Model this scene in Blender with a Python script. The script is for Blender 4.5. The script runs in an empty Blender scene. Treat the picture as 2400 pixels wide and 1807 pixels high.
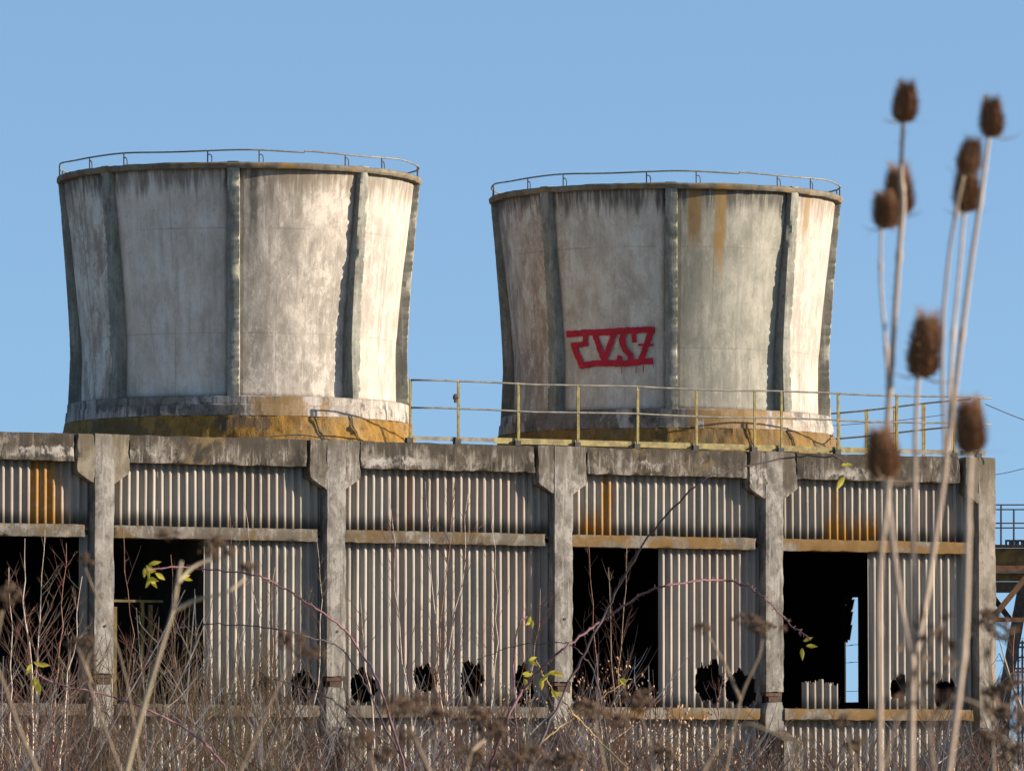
import bpy, bmesh, math, random
import numpy as np
from mathutils import Vector, Matrix, noise as mnoise

scene = bpy.context.scene
COL = scene.collection
R = math.radians

# ------------------------------------------------------------------ camera
FPX, PW, PH = 15677.0, 2400.0, 1807.0       # focal length in photo pixels, photo size
PITCH, CAMZ = 0.0616, 1.2
cam_d = bpy.data.cameras.new('camera')
cam_d.sensor_width = 36.0
cam_d.lens = 36.0 * FPX / PW
cam_d.clip_start, cam_d.clip_end = 0.5, 6000.0
cam_d.dof.use_dof = True
cam_d.dof.focus_distance = 132.0
cam_d.dof.aperture_fstop = 25.0
cam = bpy.data.objects.new('camera', cam_d)
COL.objects.link(cam)
cam.location = (0, 0, CAMZ)
cam.rotation_euler = (math.pi / 2 + PITCH, 0, 0)
scene.camera = cam

# ------------------------------------------------------------------ sky, sun, exposure
SUN_AZ, SUN_EL = R(87.0), R(17.0)           # azimuth from "towards the camera", growing to the right
to_sun = Vector((math.sin(SUN_AZ) * math.cos(SUN_EL), -math.cos(SUN_AZ) * math.cos(SUN_EL), math.sin(SUN_EL)))
world = bpy.data.worlds.new('World')
scene.world = world
world.use_nodes = True
wn, wl = world.node_tree.nodes, world.node_tree.links
wn.clear()
w_out = wn.new('ShaderNodeOutputWorld')
w_bg = wn.new('ShaderNodeBackground')
w_sky = wn.new('ShaderNodeTexSky')
w_sky.sky_type = 'NISHITA'
w_sky.sun_disc = False
w_sky.sun_elevation = SUN_EL
w_sky.sun_rotation = math.atan2(to_sun.x, to_sun.y)
w_sky.altitude = 0
w_sky.air_density = 1.0
w_sky.dust_density = 0.4
w_sky.ozone_density = 3.2
w_bg.inputs['Strength'].default_value = 0.097
# the horizon band is lifted: clear winter air, no pale haze above the ground
w_tc, w_sep, w_cmb = wn.new('ShaderNodeTexCoord'), wn.new('ShaderNodeSeparateXYZ'), wn.new('ShaderNodeCombineXYZ')
w_mad, w_nrm = wn.new('ShaderNodeMath'), wn.new('ShaderNodeVectorMath')
w_mad.operation, w_nrm.operation = 'MULTIPLY_ADD', 'NORMALIZE'
w_mad.inputs[1].default_value, w_mad.inputs[2].default_value = 0.87, 0.155
wl.new(w_tc.outputs['Generated'], w_sep.inputs[0])
wl.new(w_sep.outputs[0], w_cmb.inputs[0]); wl.new(w_sep.outputs[1], w_cmb.inputs[1])
wl.new(w_sep.outputs[2], w_mad.inputs[0]); wl.new(w_mad.outputs[0], w_cmb.inputs[2])
wl.new(w_cmb.outputs[0], w_nrm.inputs[0]); wl.new(w_nrm.outputs[0], w_sky.inputs[0])
wl.new(w_sky.outputs[0], w_bg.inputs['Color'])
wl.new(w_bg.outputs[0], w_out.inputs['Surface'])

sun_d = bpy.data.lights.new('sun', 'SUN')
sun_d.energy = 5.0
sun_d.angle = R(0.53)
sun_d.color = (1.0, 0.88, 0.74)
sun = bpy.data.objects.new('sun', sun_d)
COL.objects.link(sun)
sun.location = (40, 0, 40)
sun.rotation_euler = to_sun.to_track_quat('Z', 'Y').to_euler()

vs = scene.view_settings
vs.view_transform = 'Standard'
vs.look = 'None'
vs.exposure = 1.03
vs.gamma = 1.0
scene.cycles.max_bounces = 6
scene.cycles.use_denoising = True

# ------------------------------------------------------------------ helpers
def Z(z): return z * 0.9682 + CAMZ
def at(px, py, depth):
    """world point seen at photo pixel (px, py) at distance `depth` along +Y"""
    tx, ty = (px - PW / 2) / FPX, (PH / 2 - py) / FPX
    c, s = math.cos(PITCH), math.sin(PITCH)
    k = depth / (c - ty * s)
    return Vector((k * tx, depth, CAMZ + k * (s + ty * c)))

def tag(o, label=None, cat=None, group=None, kind=None):
    if label: o['label'] = label
    if cat: o['category'] = cat
    if group: o['group'] = group
    if kind: o['kind'] = kind
    return o

def empty(name, loc=(0, 0, 0), rz=0.0, parent=None):
    o = bpy.data.objects.new(name, None)
    o.location = loc
    o.rotation_euler = (0, 0, rz)
    o.empty_display_size = 0.3
    o.parent = parent
    COL.objects.link(o)
    return o

def mesh_obj(name, verts, faces, m, parent=None, smooth=False, uv=None, sharp=0.0):
    me = bpy.data.meshes.new(name)
    me.from_pydata([tuple(v) for v in verts], [], faces)
    if uv is not None:
        lay = me.uv_layers.new(name='UVMap')
        idx = np.zeros(len(me.loops), dtype=np.int32)
        me.loops.foreach_get('vertex_index', idx)
        lay.data.foreach_set('uv', np.asarray(uv, dtype=np.float32)[idx].ravel())
    if smooth:
        me.polygons.foreach_set('use_smooth', [True] * len(me.polygons))
    me.materials.append(m)
    if sharp:
        me.polygons.foreach_set('use_smooth', [True] * len(me.polygons))
        me.set_sharp_from_angle(angle=sharp)
    me.update()
    o = bpy.data.objects.new(name, me)
    o.parent = parent
    COL.objects.link(o)
    return o

def nz(p, sc, seed=0.0):
    return mnoise.noise(Vector((p[0] * sc + seed, p[1] * sc - seed * 1.7, p[2] * sc + seed * 0.6)))

def rough_box(x0, x1, y0, y1, z0, z1, seg=0.14, jit=0.005, chip=0.02, seed=0.0, warp=None, faces_skip=()):
    """box of small quads, its faces a little uneven and its arrises chipped"""
    n = [max(1, int(round((b - a) / seg))) for a, b in ((x0, x1), (y0, y1), (z0, z1))]
    lo, hi = (x0, y0, z0), (x1, y1, z1)
    idx, V, F = {}, [], []
    def vid(i):
        if i in idx: return idx[i]
        p = [lo[k] + (hi[k] - lo[k]) * i[k] / n[k] for k in range(3)]
        on = [(-1 if i[k] == 0 else 1 if i[k] == n[k] else 0) for k in range(3)]
        q = list(p)
        d = nz(p, 2.3, seed) * jit * 1.4 + nz(p, 7.0, seed + 5) * jit
        for k in range(3):
            if on[k]: q[k] += on[k] * d
        if sum(1 for k in on if k) >= 2:
            c = max(0.0, nz(p, 3.1, seed + 9) + 0.15) * chip + max(0.0, nz(p, 11.0, seed + 3)) * chip * 0.7
            for k in range(3):
                if on[k]: q[k] -= on[k] * c
        if warp: q = warp(q)
        idx[i] = len(V)
        V.append(q)
        return idx[i]
    for k in range(3):
        a, b = (k + 1) % 3, (k + 2) % 3
        for side in (0, n[k]):
            for i in range(n[a]):
                for j in range(n[b]):
                    def mk(ii, jj):
                        t = [0, 0, 0]; t[k] = side; t[a] = ii; t[b] = jj
                        return vid(tuple(t))
                    f = [mk(i, j), mk(i + 1, j), mk(i + 1, j + 1), mk(i, j + 1)]
                    if side == 0: f.reverse()
                    F.append(f)
    return V, F

class MB:
    def __init__(self): self.V, self.F = [], []
    def add(self, V, F):
        o = len(self.V)
        self.V.extend(V); self.F.extend([[i + o for i in f] for f in F])
        return self
    def box(self, x0, x1, y0, y1, z0, z1):
        V = [(x, y, z) for x in (x0, x1) for y in (y0, y1) for z in (z0, z1)]
        F = [[0, 1, 3, 2], [4, 6, 7, 5], [0, 4, 5, 1], [2, 3, 7, 6], [0, 2, 6, 4], [1, 5, 7, 3]]
        return self.add(V, F)
    def tube(self, pts, rad, sides=6, cap=True):
        pts = [Vector(p) for p in pts]
        n = len(pts)
        if not hasattr(rad, '__len__'): rad = [rad] * n
        V, F = [], []
        t0 = (pts[1] - pts[0]).normalized()
        ref = Vector((0, 1, 0)) if abs(t0.y) < 0.9 else Vector((1, 0, 0))
        for i, p in enumerate(pts):
            t = (pts[min(i + 1, n - 1)] - pts[max(i - 1, 0)])
            if t.length < 1e-9: t = t0
            t.normalize()
            a = t.cross(ref)
            if a.length < 1e-4: a = t.cross(Vector((1, 0.3, 0.2)))
            a.normalize()
            b = t.cross(a)
            for k in range(sides):
                w = 2 * math.pi * k / sides
                V.append(p + (a * math.cos(w) + b * math.sin(w)) * rad[i])
        for i in range(n - 1):
            for k in range(sides):
                k2 = (k + 1) % sides
                F.append([i * sides + k, i * sides + k2, (i + 1) * sides + k2, (i + 1) * sides + k])
        if cap and sides > 2:
            F.append(list(range(sides))[::-1])
            F.append([(n - 1) * sides + k for k in range(sides)])
        return self.add(V, F)
    def beam(self, a, b, w, h, up=(0, 0, 1)):
        """rectangular bar from a to b, w across, h along `up`"""
        a, b = Vector(a), Vector(b)
        t = (b - a).normalized()
        s = t.cross(Vector(up)).normalized()
        u = s.cross(t)
        V = [p + s * (i * w / 2) + u * (j * h / 2) for p in (a, b) for i, j in ((-1, -1), (1, -1), (1, 1), (-1, 1))]
        return self.add(V, [[3, 2, 1, 0], [4, 5, 6, 7], [0, 1, 5, 4], [1, 2, 6, 5], [2, 3, 7, 6], [3, 0, 4, 7]])
    def build(self, name, m, parent=None, smooth=False):
        return mesh_obj(name, self.V, self.F, m, parent, smooth)

def smooth_path(pts, n=5):
    """Catmull-Rom through pts"""
    pts = [Vector(p) for p in pts]
    out = []
    for i in range(len(pts) - 1):
        p0, p1, p2, p3 = pts[max(i - 1, 0)], pts[i], pts[i + 1], pts[min(i + 2, len(pts) - 1)]
        for k in range(n):
            t = k / n
            out.append(0.5 * ((2 * p1) + (p2 - p0) * t + (2 * p0 - 5 * p1 + 4 * p2 - p3) * t * t + (3 * p1 - p0 - 3 * p2 + p3) * t ** 3))
    out.append(pts[-1])
    return out

def footed(base, pts, n):
    base = Vector(base)
    return [base.lerp(Vector(pts[0]), i / 8) for i in range(8)] + smooth_path(pts, n)

# ------------------------------------------------------------------ materials
class NT:
    def __init__(self, name):
        self.m = bpy.data.materials.new(name)
        self.m.use_nodes = True
        self.t = self.m.node_tree
        self.t.nodes.clear()
        self.out = self.n('ShaderNodeOutputMaterial')
        self.b = self.n('ShaderNodeBsdfPrincipled')
        self.link(self.b.outputs[0], self.out.inputs[0])
    def n(self, typ, **kw):
        x = self.t.nodes.new(typ)
        for k, v in kw.items(): setattr(x, k, v)
        return x
    def link(self, a, b): self.t.links.new(a, b)
    def set(self, inp, v):
        if hasattr(v, 'links') or hasattr(v, 'is_linked'): self.link(v, inp)
        else: inp.default_value = v
    def noise(self, vec, scale, detail=4, rough=0.55, dist=0.0):
        x = self.n('ShaderNodeTexNoise')
        self.link(vec, x.inputs['Vector'])
        x.inputs['Scale'].default_value = scale
        x.inputs['Detail'].default_value = detail
        x.inputs['Roughness'].default_value = rough
        x.inputs['Distortion'].default_value = dist
        return x.outputs[0]
    def ramp(self, v, a, b, lo=0.0, hi=1.0, smooth=True):
        x = self.n('ShaderNodeMapRange')
        if smooth: x.interpolation_type = 'SMOOTHSTEP'
        self.link(v, x.inputs[0])
        for i, k in enumerate((a, b, lo, hi)): x.inputs[i + 1].default_value = k
        return x.outputs[0]
    def math(self, op, a, b=0.0):
        x = self.n('ShaderNodeMath', operation=op)
        self.set(x.inputs[0], a); self.set(x.inputs[1], b)
        return x.outputs[0]
    def mix(self, f, a, b):
        x = self.n('ShaderNodeMix', data_type='RGBA')
        self.set(x.inputs[0], f)
        for i, v in ((6, a), (7, b)):
            if isinstance(v, tuple): x.inputs[i].default_value = (*v, 1.0)
            else: self.link(v, x.inputs[i])
        return x.outputs[2]
    def map(self, vec, s):
        x = self.n('ShaderNodeVectorMath', operation='MULTIPLY')
        self.link(vec, x.inputs[0]); x.inputs[1].default_value = s
        return x.outputs[0]
    def shift(self, vec, s):
        x = self.n('ShaderNodeVectorMath', operation='ADD')
        self.link(vec, x.inputs[0]); x.inputs[1].default_value = s
        return x.outputs[0]
    def bump(self, h, strength=0.4, dist=0.01):
        x = self.n('ShaderNodeBump')
        x.inputs['Strength'].default_value = strength
        x.inputs['Distance'].default_value = dist
        self.link(h, x.inputs['Height'])
        self.link(x.outputs[0], self.b.inputs['Normal'])
    def done(self, colour, rough=0.9, spec=0.25):
        self.set(self.b.inputs['Base Color'], colour if not isinstance(colour, tuple) else (*colour, 1.0))
        self.set(self.b.inputs['Roughness'], rough)
        self.b.inputs['Specular IOR Level'].default_value = spec
        return self.m

LICHEN = (0.36, 0.185, 0.03)

def concrete(name, base, light, dark, seed=0.0, uv=False, light_amt=0.5, dark_amt=0.5, streak=0.5, lichen=0.0,
             top=None, top_len=1.0, top_col=(0.07, 0.065, 0.055), green=0.0, stripes=(), bumpd=0.012, lich_scale=0.9, lichen_col=LICHEN,
             warm=None, patch_scale=0.9, pits=0.4, band=None, blobs=(), seams=None):
    base, light, dark = (tuple(min(0.7, 0.98 * x) for x in q) for q in (base, light, dark))
    """weathered concrete: broad tone, pale scuffs, dirt, rain streaks, lichen and runs of rust from the top"""
    k = NT(name)
    tc = k.n('ShaderNodeTexCoord')
    v = k.shift(tc.outputs['UV' if uv else 'Object'], (seed * 3.1, seed * 1.3 if not uv else 0.0, 0.0 if not uv else seed))
    sep = k.n('ShaderNodeSeparateXYZ')
    k.link(tc.outputs['UV' if uv else 'Object'], sep.inputs[0])
    hgt = sep.outputs[1 if uv else 2]
    sv = k.map(v, (5.0, 0.28, 1.0) if uv else (5.0, 5.0, 0.28))
    ev = k.map(v, (1.0, 0.5, 1.0) if uv else (1.0, 1.0, 0.55))
    broad = k.noise(ev, patch_scale, 6, 0.65, 0.2)
    fine = k.noise(ev, 6.5, 9, 0.72, 0.15)
    fine2 = k.noise(k.shift(ev, (17.0, 5.0, 9.0)), 2.6, 9, 0.74, 0.25)
    grain = k.noise(v, 38.0, 4, 0.6)
    st = k.noise(sv, 1.0, 7, 0.66)
    st2 = k.noise(k.shift(sv, (13.7, 4.1, 2.0)), 2.3, 6, 0.68)
    board = k.noise(k.map(v, (1.0, 0.03, 1.0) if uv else (1.0, 1.0, 0.03)), 8.0, 3, 0.6)
    c = k.mix(k.ramp(broad, 0.32, 0.68), base, tuple(0.74 * x for x in base))
    c = k.mix(k.ramp(board, 0.40, 0.64, 0.0, 0.22), c, tuple(0.55 * x for x in base))
    if warm: c = k.mix(k.ramp(k.noise(k.shift(ev, (31, 7, 5)), 1.3, 8, 0.72, 0.3), 0.46, 0.58, 0.0, 0.85), c, warm)
    c = k.mix(k.math('MULTIPLY', k.ramp(fine2, 0.515, 0.575), light_amt * 0.75), c, light)
    c = k.mix(k.math('MULTIPLY', k.ramp(fine, 0.545, 0.61), light_amt * 0.6), c, light)
    c = k.mix(k.math('MULTIPLY', k.ramp(fine2, 0.48, 0.405), dark_amt * 0.8), c, dark)
    c = k.mix(k.math('MULTIPLY', k.ramp(fine, 0.455, 0.37), dark_amt * 0.7), c, dark)
    c = k.mix(k.math('MULTIPLY', k.ramp(st, 0.52, 0.68), streak), c, dark)
    c = k.mix(k.math('MULTIPLY', k.ramp(st2, 0.55, 0.66), streak * 0.8), c, light)
    if green: c = k.mix(k.math('MULTIPLY', k.ramp(k.noise(k.shift(v, (5, 9, 1)), 1.7, 5), 0.38, 0.6), green), c, (0.13, 0.15, 0.105))
    if top is not None:
        fall = k.ramp(k.math('ADD', hgt, k.math('MULTIPLY', k.math('SUBTRACT', st, 0.5), top_len * 3.2)), top - top_len, top - top_len * 0.15)
        c = k.mix(k.math('MULTIPLY', fall, k.ramp(st2, 0.34, 0.56, 0.25, 0.95)), c, top_col)
    for (s0, s1, length, amt, colr) in stripes:      # runs of rust or lichen coming down from the top edge (u range, length)
        sx = sep.outputs[0]
        wob = k.math('ADD', sx, k.math('MULTIPLY', k.math('SUBTRACT', k.noise(k.map(v, (1.0, 2.0, 1.0)), 1.6, 3), 0.5), 0.10))
        m1 = k.math('MULTIPLY', k.ramp(wob, s0 - 0.05, s0 + 0.04), k.ramp(wob, s1 + 0.05, s1 - 0.04))
        m2 = k.ramp(k.math('ADD', hgt, k.math('MULTIPLY', k.math('SUBTRACT', st2, 0.5), 1.2)), top - length, top - length * 0.55)
        c = k.mix(k.math('MULTIPLY', k.math('MULTIPLY', m1, m2), k.ramp(fine, 0.3, 0.6, amt * 0.6, amt)), c, colr)
    if band:
        bz = k.math('ADD', hgt, k.math('MULTIPLY', k.math('SUBTRACT', fine2, 0.5), 0.55))
        bm_ = k.math('MULTIPLY', k.ramp(bz, band[0], band[0] + 0.05), k.ramp(bz, band[1] + 0.04, band[1]))
        bm_ = k.math('MULTIPLY', bm_, k.ramp(k.noise(k.shift(v, (9, 9, 9)), 0.55, 3), 0.49, 0.58))
        c = k.mix(k.math('MULTIPLY', bm_, k.ramp(fine, 0.40, 0.55, 0.0, 0.7)), c, (0.48, 0.44, 0.39))
    for (bc, br, bcol, bamt) in blobs:               # stains of a given place and colour
        dv = k.n('ShaderNodeVectorMath', operation='SUBTRACT'); k.link(tc.outputs['Object'], dv.inputs[0]); dv.inputs[1].default_value = bc
        ln_ = k.n('ShaderNodeVectorMath', operation='LENGTH'); k.link(k.map(dv.outputs[0], tuple(1.0 / q for q in br)), ln_.inputs[0])
        dist = k.math('ADD', ln_.outputs['Value'], k.math('ADD', k.math('MULTIPLY', k.math('SUBTRACT', fine2, 0.5), 3.2), k.math('MULTIPLY', k.math('SUBTRACT', st, 0.5), 1.6)))
        c = k.mix(k.math('MULTIPLY', k.ramp(dist, 1.05, 0.75), k.ramp(grain, 0.3, 0.6, bamt * 0.7, bamt)), c, bcol)
    if seams:                                        # pour joints and shutter seams
        for ax, pos in seams:
            w_ = k.math('ABSOLUTE', k.math('SUBTRACT', k.math('ADD', sep.outputs[ax], k.math('MULTIPLY', k.math('SUBTRACT', fine, 0.5), 0.05)), pos))
            c = k.mix(k.math('MULTIPLY', k.ramp(w_, 0.022, 0.006), k.ramp(broad, 0.40, 0.60, 0.0, 0.5)), c, dark)
    if lichen:
        ln = k.noise(k.shift(v, (3.3, 8.1, 6.6)), lich_scale, 6, 0.66, 0.5)
        lm = k.ramp(ln, 0.74 - 0.42 * lichen, 0.86 - 0.42 * lichen)
        c = k.mix(k.math('MULTIPLY', lm, k.ramp(grain, 0.3, 0.55, 0.55, 0.95)), c, lichen_col)
    c = k.mix(k.ramp(grain, 0.3, 0.7, 0.0, 0.22), c, tuple(0.5 * x for x in base))
    if pits:
        pn = k.n('ShaderNodeTexVoronoi')
        k.link(v, pn.inputs['Vector']); pn.inputs['Scale'].default_value = 3.3
        pm = k.ramp(pn.outputs['Distance'], 0.085, 0.05)
        gate = k.ramp(k.noise(k.shift(v, (1, 2, 3)), 1.1, 2), 0.5, 0.6)
        c = k.mix(k.math('MULTIPLY', k.math('MULTIPLY', pm, gate), pits), c, (0.05, 0.047, 0.043))
    h = k.math('ADD', k.math('MULTIPLY', fine, 0.7), k.math('ADD', k.math('MULTIPLY', grain, 0.28), k.math('MULTIPLY', broad, 0.8)))
    k.bump(h, 0.55, bumpd)
    return k.done(c, 0.92, 0.15)

def sheet_mat(name, lich=(), seed=0.0):
    """old fibre-cement sheeting; lich = (x0, x1, z_bottom, z_top, amount) runs of orange lichen along the wall"""
    k = NT(name)
    tc = k.n('ShaderNodeTexCoord')
    v = tc.outputs['Object']
    sep = k.n('ShaderNodeSeparateXYZ'); k.link(v, sep.inputs[0])
    sv = k.map(k.shift(v, (seed, 0, 0)), (7.0, 2.0, 0.25))
    st = k.noise(sv, 1.0, 5, 0.6)
    fine = k.noise(v, 9.0, 6, 0.65)
    broad = k.noise(v, 0.8, 4, 0.6)
    c = k.mix(k.ramp(broad, 0.35, 0.68), (0.345, 0.308, 0.253), (0.272, 0.245, 0.206))
    c = k.mix(k.ramp(st, 0.48, 0.70, 0.0, 0.7), c, (0.12, 0.108, 0.095))
    c = k.mix(k.ramp(fine, 0.55, 0.72, 0.0, 0.6), c, (0.36, 0.325, 0.28))
    c = k.mix(k.ramp(k.noise(k.shift(sv, (40, 3, 9)), 0.6, 3), 0.55, 0.66, 0.0, 0.55), c, (0.22, 0.165, 0.125))
    oi = k.n('ShaderNodeObjectInfo')
    c = k.mix(k.ramp(oi.outputs['Random'], 0.0, 1.0, 0.0, 0.22, False), c, (0.15, 0.13, 0.108))
    c = k.mix(k.ramp(k.math('FRACT', k.math('MULTIPLY', oi.outputs['Random'], 7.31)), 0.55, 1.0, 0.0, 0.35, False), c, (0.25, 0.185, 0.145))
    # moss and soot where the sheets stand on the rails
    for zb in (Z(5.49), Z(1.9)):
        d = k.math('SUBTRACT', sep.outputs[2], zb)
        d = k.math('ADD', d, k.math('MULTIPLY', k.math('SUBTRACT', st, 0.5), 0.5))
        m = k.math('MULTIPLY', k.ramp(d, 0.32, 0.05), k.ramp(sep.outputs[2], zb - 0.1, zb))
        c = k.mix(k.math('MULTIPLY', m, 0.85), c, (0.07, 0.062, 0.05))
    for x0, x1, z0, z1, amt in lich:
        m = k.math('MULTIPLY', k.ramp(sep.outputs[0], x0 - 0.06, x0 + 0.05), k.ramp(sep.outputs[0], x1 + 0.06, x1 - 0.05))
        zz = k.math('ADD', sep.outputs[2], k.math('MULTIPLY', k.math('SUBTRACT', st, 0.5), 0.9))
        m = k.math('MULTIPLY', m, k.math('MULTIPLY', k.ramp(zz, z0 - 0.1, z0 + 0.1), k.ramp(zz, z1 + 0.35, z1 - 0.1)))
        m = k.math('MULTIPLY', m, k.ramp(st, 0.36, 0.52, 0.15, 1.0))
        c = k.mix(k.math('MULTIPLY', k.math('MULTIPLY', m, amt), k.ramp(fine, 0.3, 0.55, 0.45, 1.0)), c, (0.26, 0.13, 0.02))
    k.bump(k.math('ADD', fine, k.math('MULTIPLY', st, 0.6)), 0.35, 0.006)
    return k.done(c, 0.85, 0.2)

def plain(name, a, b, scale=6.0, rough=0.8, bumpd=0.0, spec=0.3, lo=0.35, hi=0.65, stretch=(1, 1, 1)):
    k = NT(name)
    tc = k.n('ShaderNodeTexCoord')
    v = k.map(tc.outputs['Object'], stretch)
    n = k.noise(v, scale, 5, 0.62, 0.2)
    if bumpd: k.bump(n, 0.5, bumpd)
    return k.done(k.mix(k.ramp(n, lo, hi), a, b), rough, spec)

M = {}
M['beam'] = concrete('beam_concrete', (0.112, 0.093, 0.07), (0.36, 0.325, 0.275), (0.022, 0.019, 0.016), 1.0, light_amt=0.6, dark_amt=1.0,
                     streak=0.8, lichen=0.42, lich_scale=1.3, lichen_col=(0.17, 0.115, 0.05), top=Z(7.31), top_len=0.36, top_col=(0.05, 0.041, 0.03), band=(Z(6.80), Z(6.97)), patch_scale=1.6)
M['column'] = concrete('column_concrete', (0.25, 0.226, 0.193), (0.41, 0.38, 0.33), (0.065, 0.058, 0.048), 2.0, light_amt=0.7, dark_amt=0.8, streak=0.7, top=Z(7.31), top_len=0.55, top_col=(0.12, 0.10, 0.075))
M['column_brown'] = concrete('corner_column_concrete', (0.26, 0.222, 0.172), (0.39, 0.345, 0.29), (0.11, 0.095, 0.075), 12.0, light_amt=0.6, dark_amt=0.75, streak=0.6, lichen=0.3,
                            lichen_col=(0.20, 0.14, 0.06), lich_scale=1.4, top=Z(7.31), top_len=1.2, top_col=(0.11, 0.088, 0.058))
M['capital'] = concrete('capital_concrete', (0.205, 0.18, 0.147), (0.46, 0.42, 0.37), (0.05, 0.044, 0.036), 3.0, light_amt=0.8, dark_amt=0.9, streak=0.75,
                        lichen=0.3, lich_scale=1.8, lichen_col=(0.19, 0.13, 0.06), top=Z(7.31), top_len=1.15, top_col=(0.075, 0.061, 0.043), patch_scale=1.5, band=(Z(6.62), Z(6.95)))
M['capital_brown'] = concrete('capital_concrete_mossy', (0.20, 0.165, 0.115), (0.36, 0.32, 0.26), (0.075, 0.062, 0.045), 4.0, light_amt=0.35, dark_amt=0.6, streak=0.4,
                              lichen=0.22, lichen_col=(0.22, 0.14, 0.05), top=Z(7.31), top_len=0.5, top_col=(0.11, 0.088, 0.058))
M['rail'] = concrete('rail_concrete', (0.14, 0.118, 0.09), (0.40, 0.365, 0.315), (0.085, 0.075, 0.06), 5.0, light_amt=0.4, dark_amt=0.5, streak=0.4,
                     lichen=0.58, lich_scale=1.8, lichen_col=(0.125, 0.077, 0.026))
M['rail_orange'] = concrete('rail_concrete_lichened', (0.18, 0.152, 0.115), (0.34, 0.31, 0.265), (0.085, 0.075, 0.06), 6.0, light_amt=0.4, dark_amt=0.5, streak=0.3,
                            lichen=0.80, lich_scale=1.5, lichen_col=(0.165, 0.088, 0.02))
M['dark_inside'] = plain('unlit_interior', (0.018, 0.018, 0.02), (0.035, 0.034, 0.034), 2.0, 0.95)  # near-black colour stands in for the deep shade inside
M['rust'] = plain('rusty_steel', (0.045, 0.026, 0.018), (0.10, 0.055, 0.034), 9.0, 0.85, 0.003)
M['rust_orange'] = plain('orange_rusty_steel', (0.24, 0.105, 0.045), (0.36, 0.18, 0.085), 5.0, 0.8, 0.003)
M['dark_steel'] = plain('dark_steel', (0.028, 0.027, 0.027), (0.06, 0.054, 0.048), 6.0, 0.7)
M['yellow_steel'] = plain('faded_yellow_paint', (0.30, 0.25, 0.09), (0.17, 0.13, 0.06), 7.0, 0.75, 0.002, stretch=(1, 1, 1))
M['dull_ochre'] = plain('dull_ochre_paint', (0.15, 0.11, 0.04), (0.075, 0.055, 0.025), 5.0, 0.85)
M['ochre_steel'] = plain('ochre_girder_paint', (0.20, 0.13, 0.03), (0.09, 0.06, 0.03), 3.0, 0.8, 0.002)
M['grey_rail'] = plain('weathered_pipe', (0.13, 0.12, 0.10), (0.24, 0.22, 0.17), 6.0, 0.6, 0.001)
M['wire'] = plain('grey_wire', (0.10, 0.10, 0.105), (0.16, 0.16, 0.16), 2.0, 0.6)
M['rim'] = concrete('rim_concrete', (0.20, 0.165, 0.115), (0.34, 0.30, 0.24), (0.075, 0.065, 0.05), 7.0, light_amt=0.35, dark_amt=0.6, streak=0.3, lichen=0.5,
                    lichen_col=(0.28, 0.165, 0.045), lich_scale=1.6, pits=0.0)
M['rib'] = concrete('rib_concrete', (0.28, 0.265, 0.218), (0.44, 0.42, 0.36), (0.08, 0.079, 0.068), 8.0, light_amt=0.4, dark_amt=0.6, streak=0.6, green=0.22, pits=0.7)
M['moss'] = concrete('orange_moss', (0.255, 0.138, 0.03), (0.34, 0.20, 0.055), (0.11, 0.06, 0.02), 9.0, light_amt=0.6, dark_amt=1.0, streak=0.35, bumpd=0.06, patch_scale=3.0, pits=0, warm=(0.22, 0.15, 0.075), blobs=[((-3.1, -1.6, Z(7.45)), (1.3, 1.3, 0.5), (0.10, 0.07, 0.035), 0.8), ((-1.2, -3.3, Z(7.72)), (0.7, 0.7, 0.16), (0.06, 0.05, 0.04), 0.8)])
M['moss_dull'] = concrete('dull_moss', (0.225, 0.128, 0.034), (0.31, 0.19, 0.06), (0.09, 0.065, 0.035), 19.0, light_amt=0.4, dark_amt=0.9, streak=0.3, bumpd=0.06, patch_scale=2.4, pits=0, warm=(0.15, 0.11, 0.065))
kg = NT('red_spray_paint')
gv_ = kg.n('ShaderNodeTexCoord').outputs['Object']
gc_ = kg.mix(kg.ramp(kg.noise(gv_, 3.0, 6, 0.7), 0.35, 0.65), (0.46, 0.02, 0.035), (0.32, 0.016, 0.03))
gc_ = kg.mix(kg.ramp(kg.noise(gv_, 11.0, 8, 0.75), 0.60, 0.68, 0.0, 0.65), gc_, (0.36, 0.24, 0.21))
M['graffiti'] = kg.done(gc_, 0.75, 0.2)
M['ground'] = plain('dry_grass_ground', (0.27, 0.215, 0.13), (0.17, 0.135, 0.08), 0.6, 1.0, 0.02)
M['roof'] = plain('roof_screed', (0.32, 0.285, 0.235), (0.40, 0.355, 0.295), 1.2, 0.95, 0.01)

# ------------------------------------------------------------------ ground
g = MB()
N = 40
rng = [-2500, -800, -300, -160, -120] + [-100 + 10 * i for i in range(21)] + [120, 160, 300, 800, 2500]
ys_ = [-60, -20] + [5 * i for i in range(45)] + [240, 300, 500, 1000, 4000]
vid = {}
GV, GF = [], []
for j, y in enumerate(ys_):
    for i, x in enumerate(rng):
        GV.append((x, y, 0.10 * mnoise.noise(Vector((x * 0.09, y * 0.09, 0)))))
for j in range(len(ys_) - 1):
    for i in range(len(rng) - 1):
        a = j * len(rng) + i
        GF.append([a, a + 1, a + 1 + len(rng), a + len(rng)])
tag(mesh_obj('ground', GV, GF, M['ground'], None, True), kind='structure')

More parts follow.
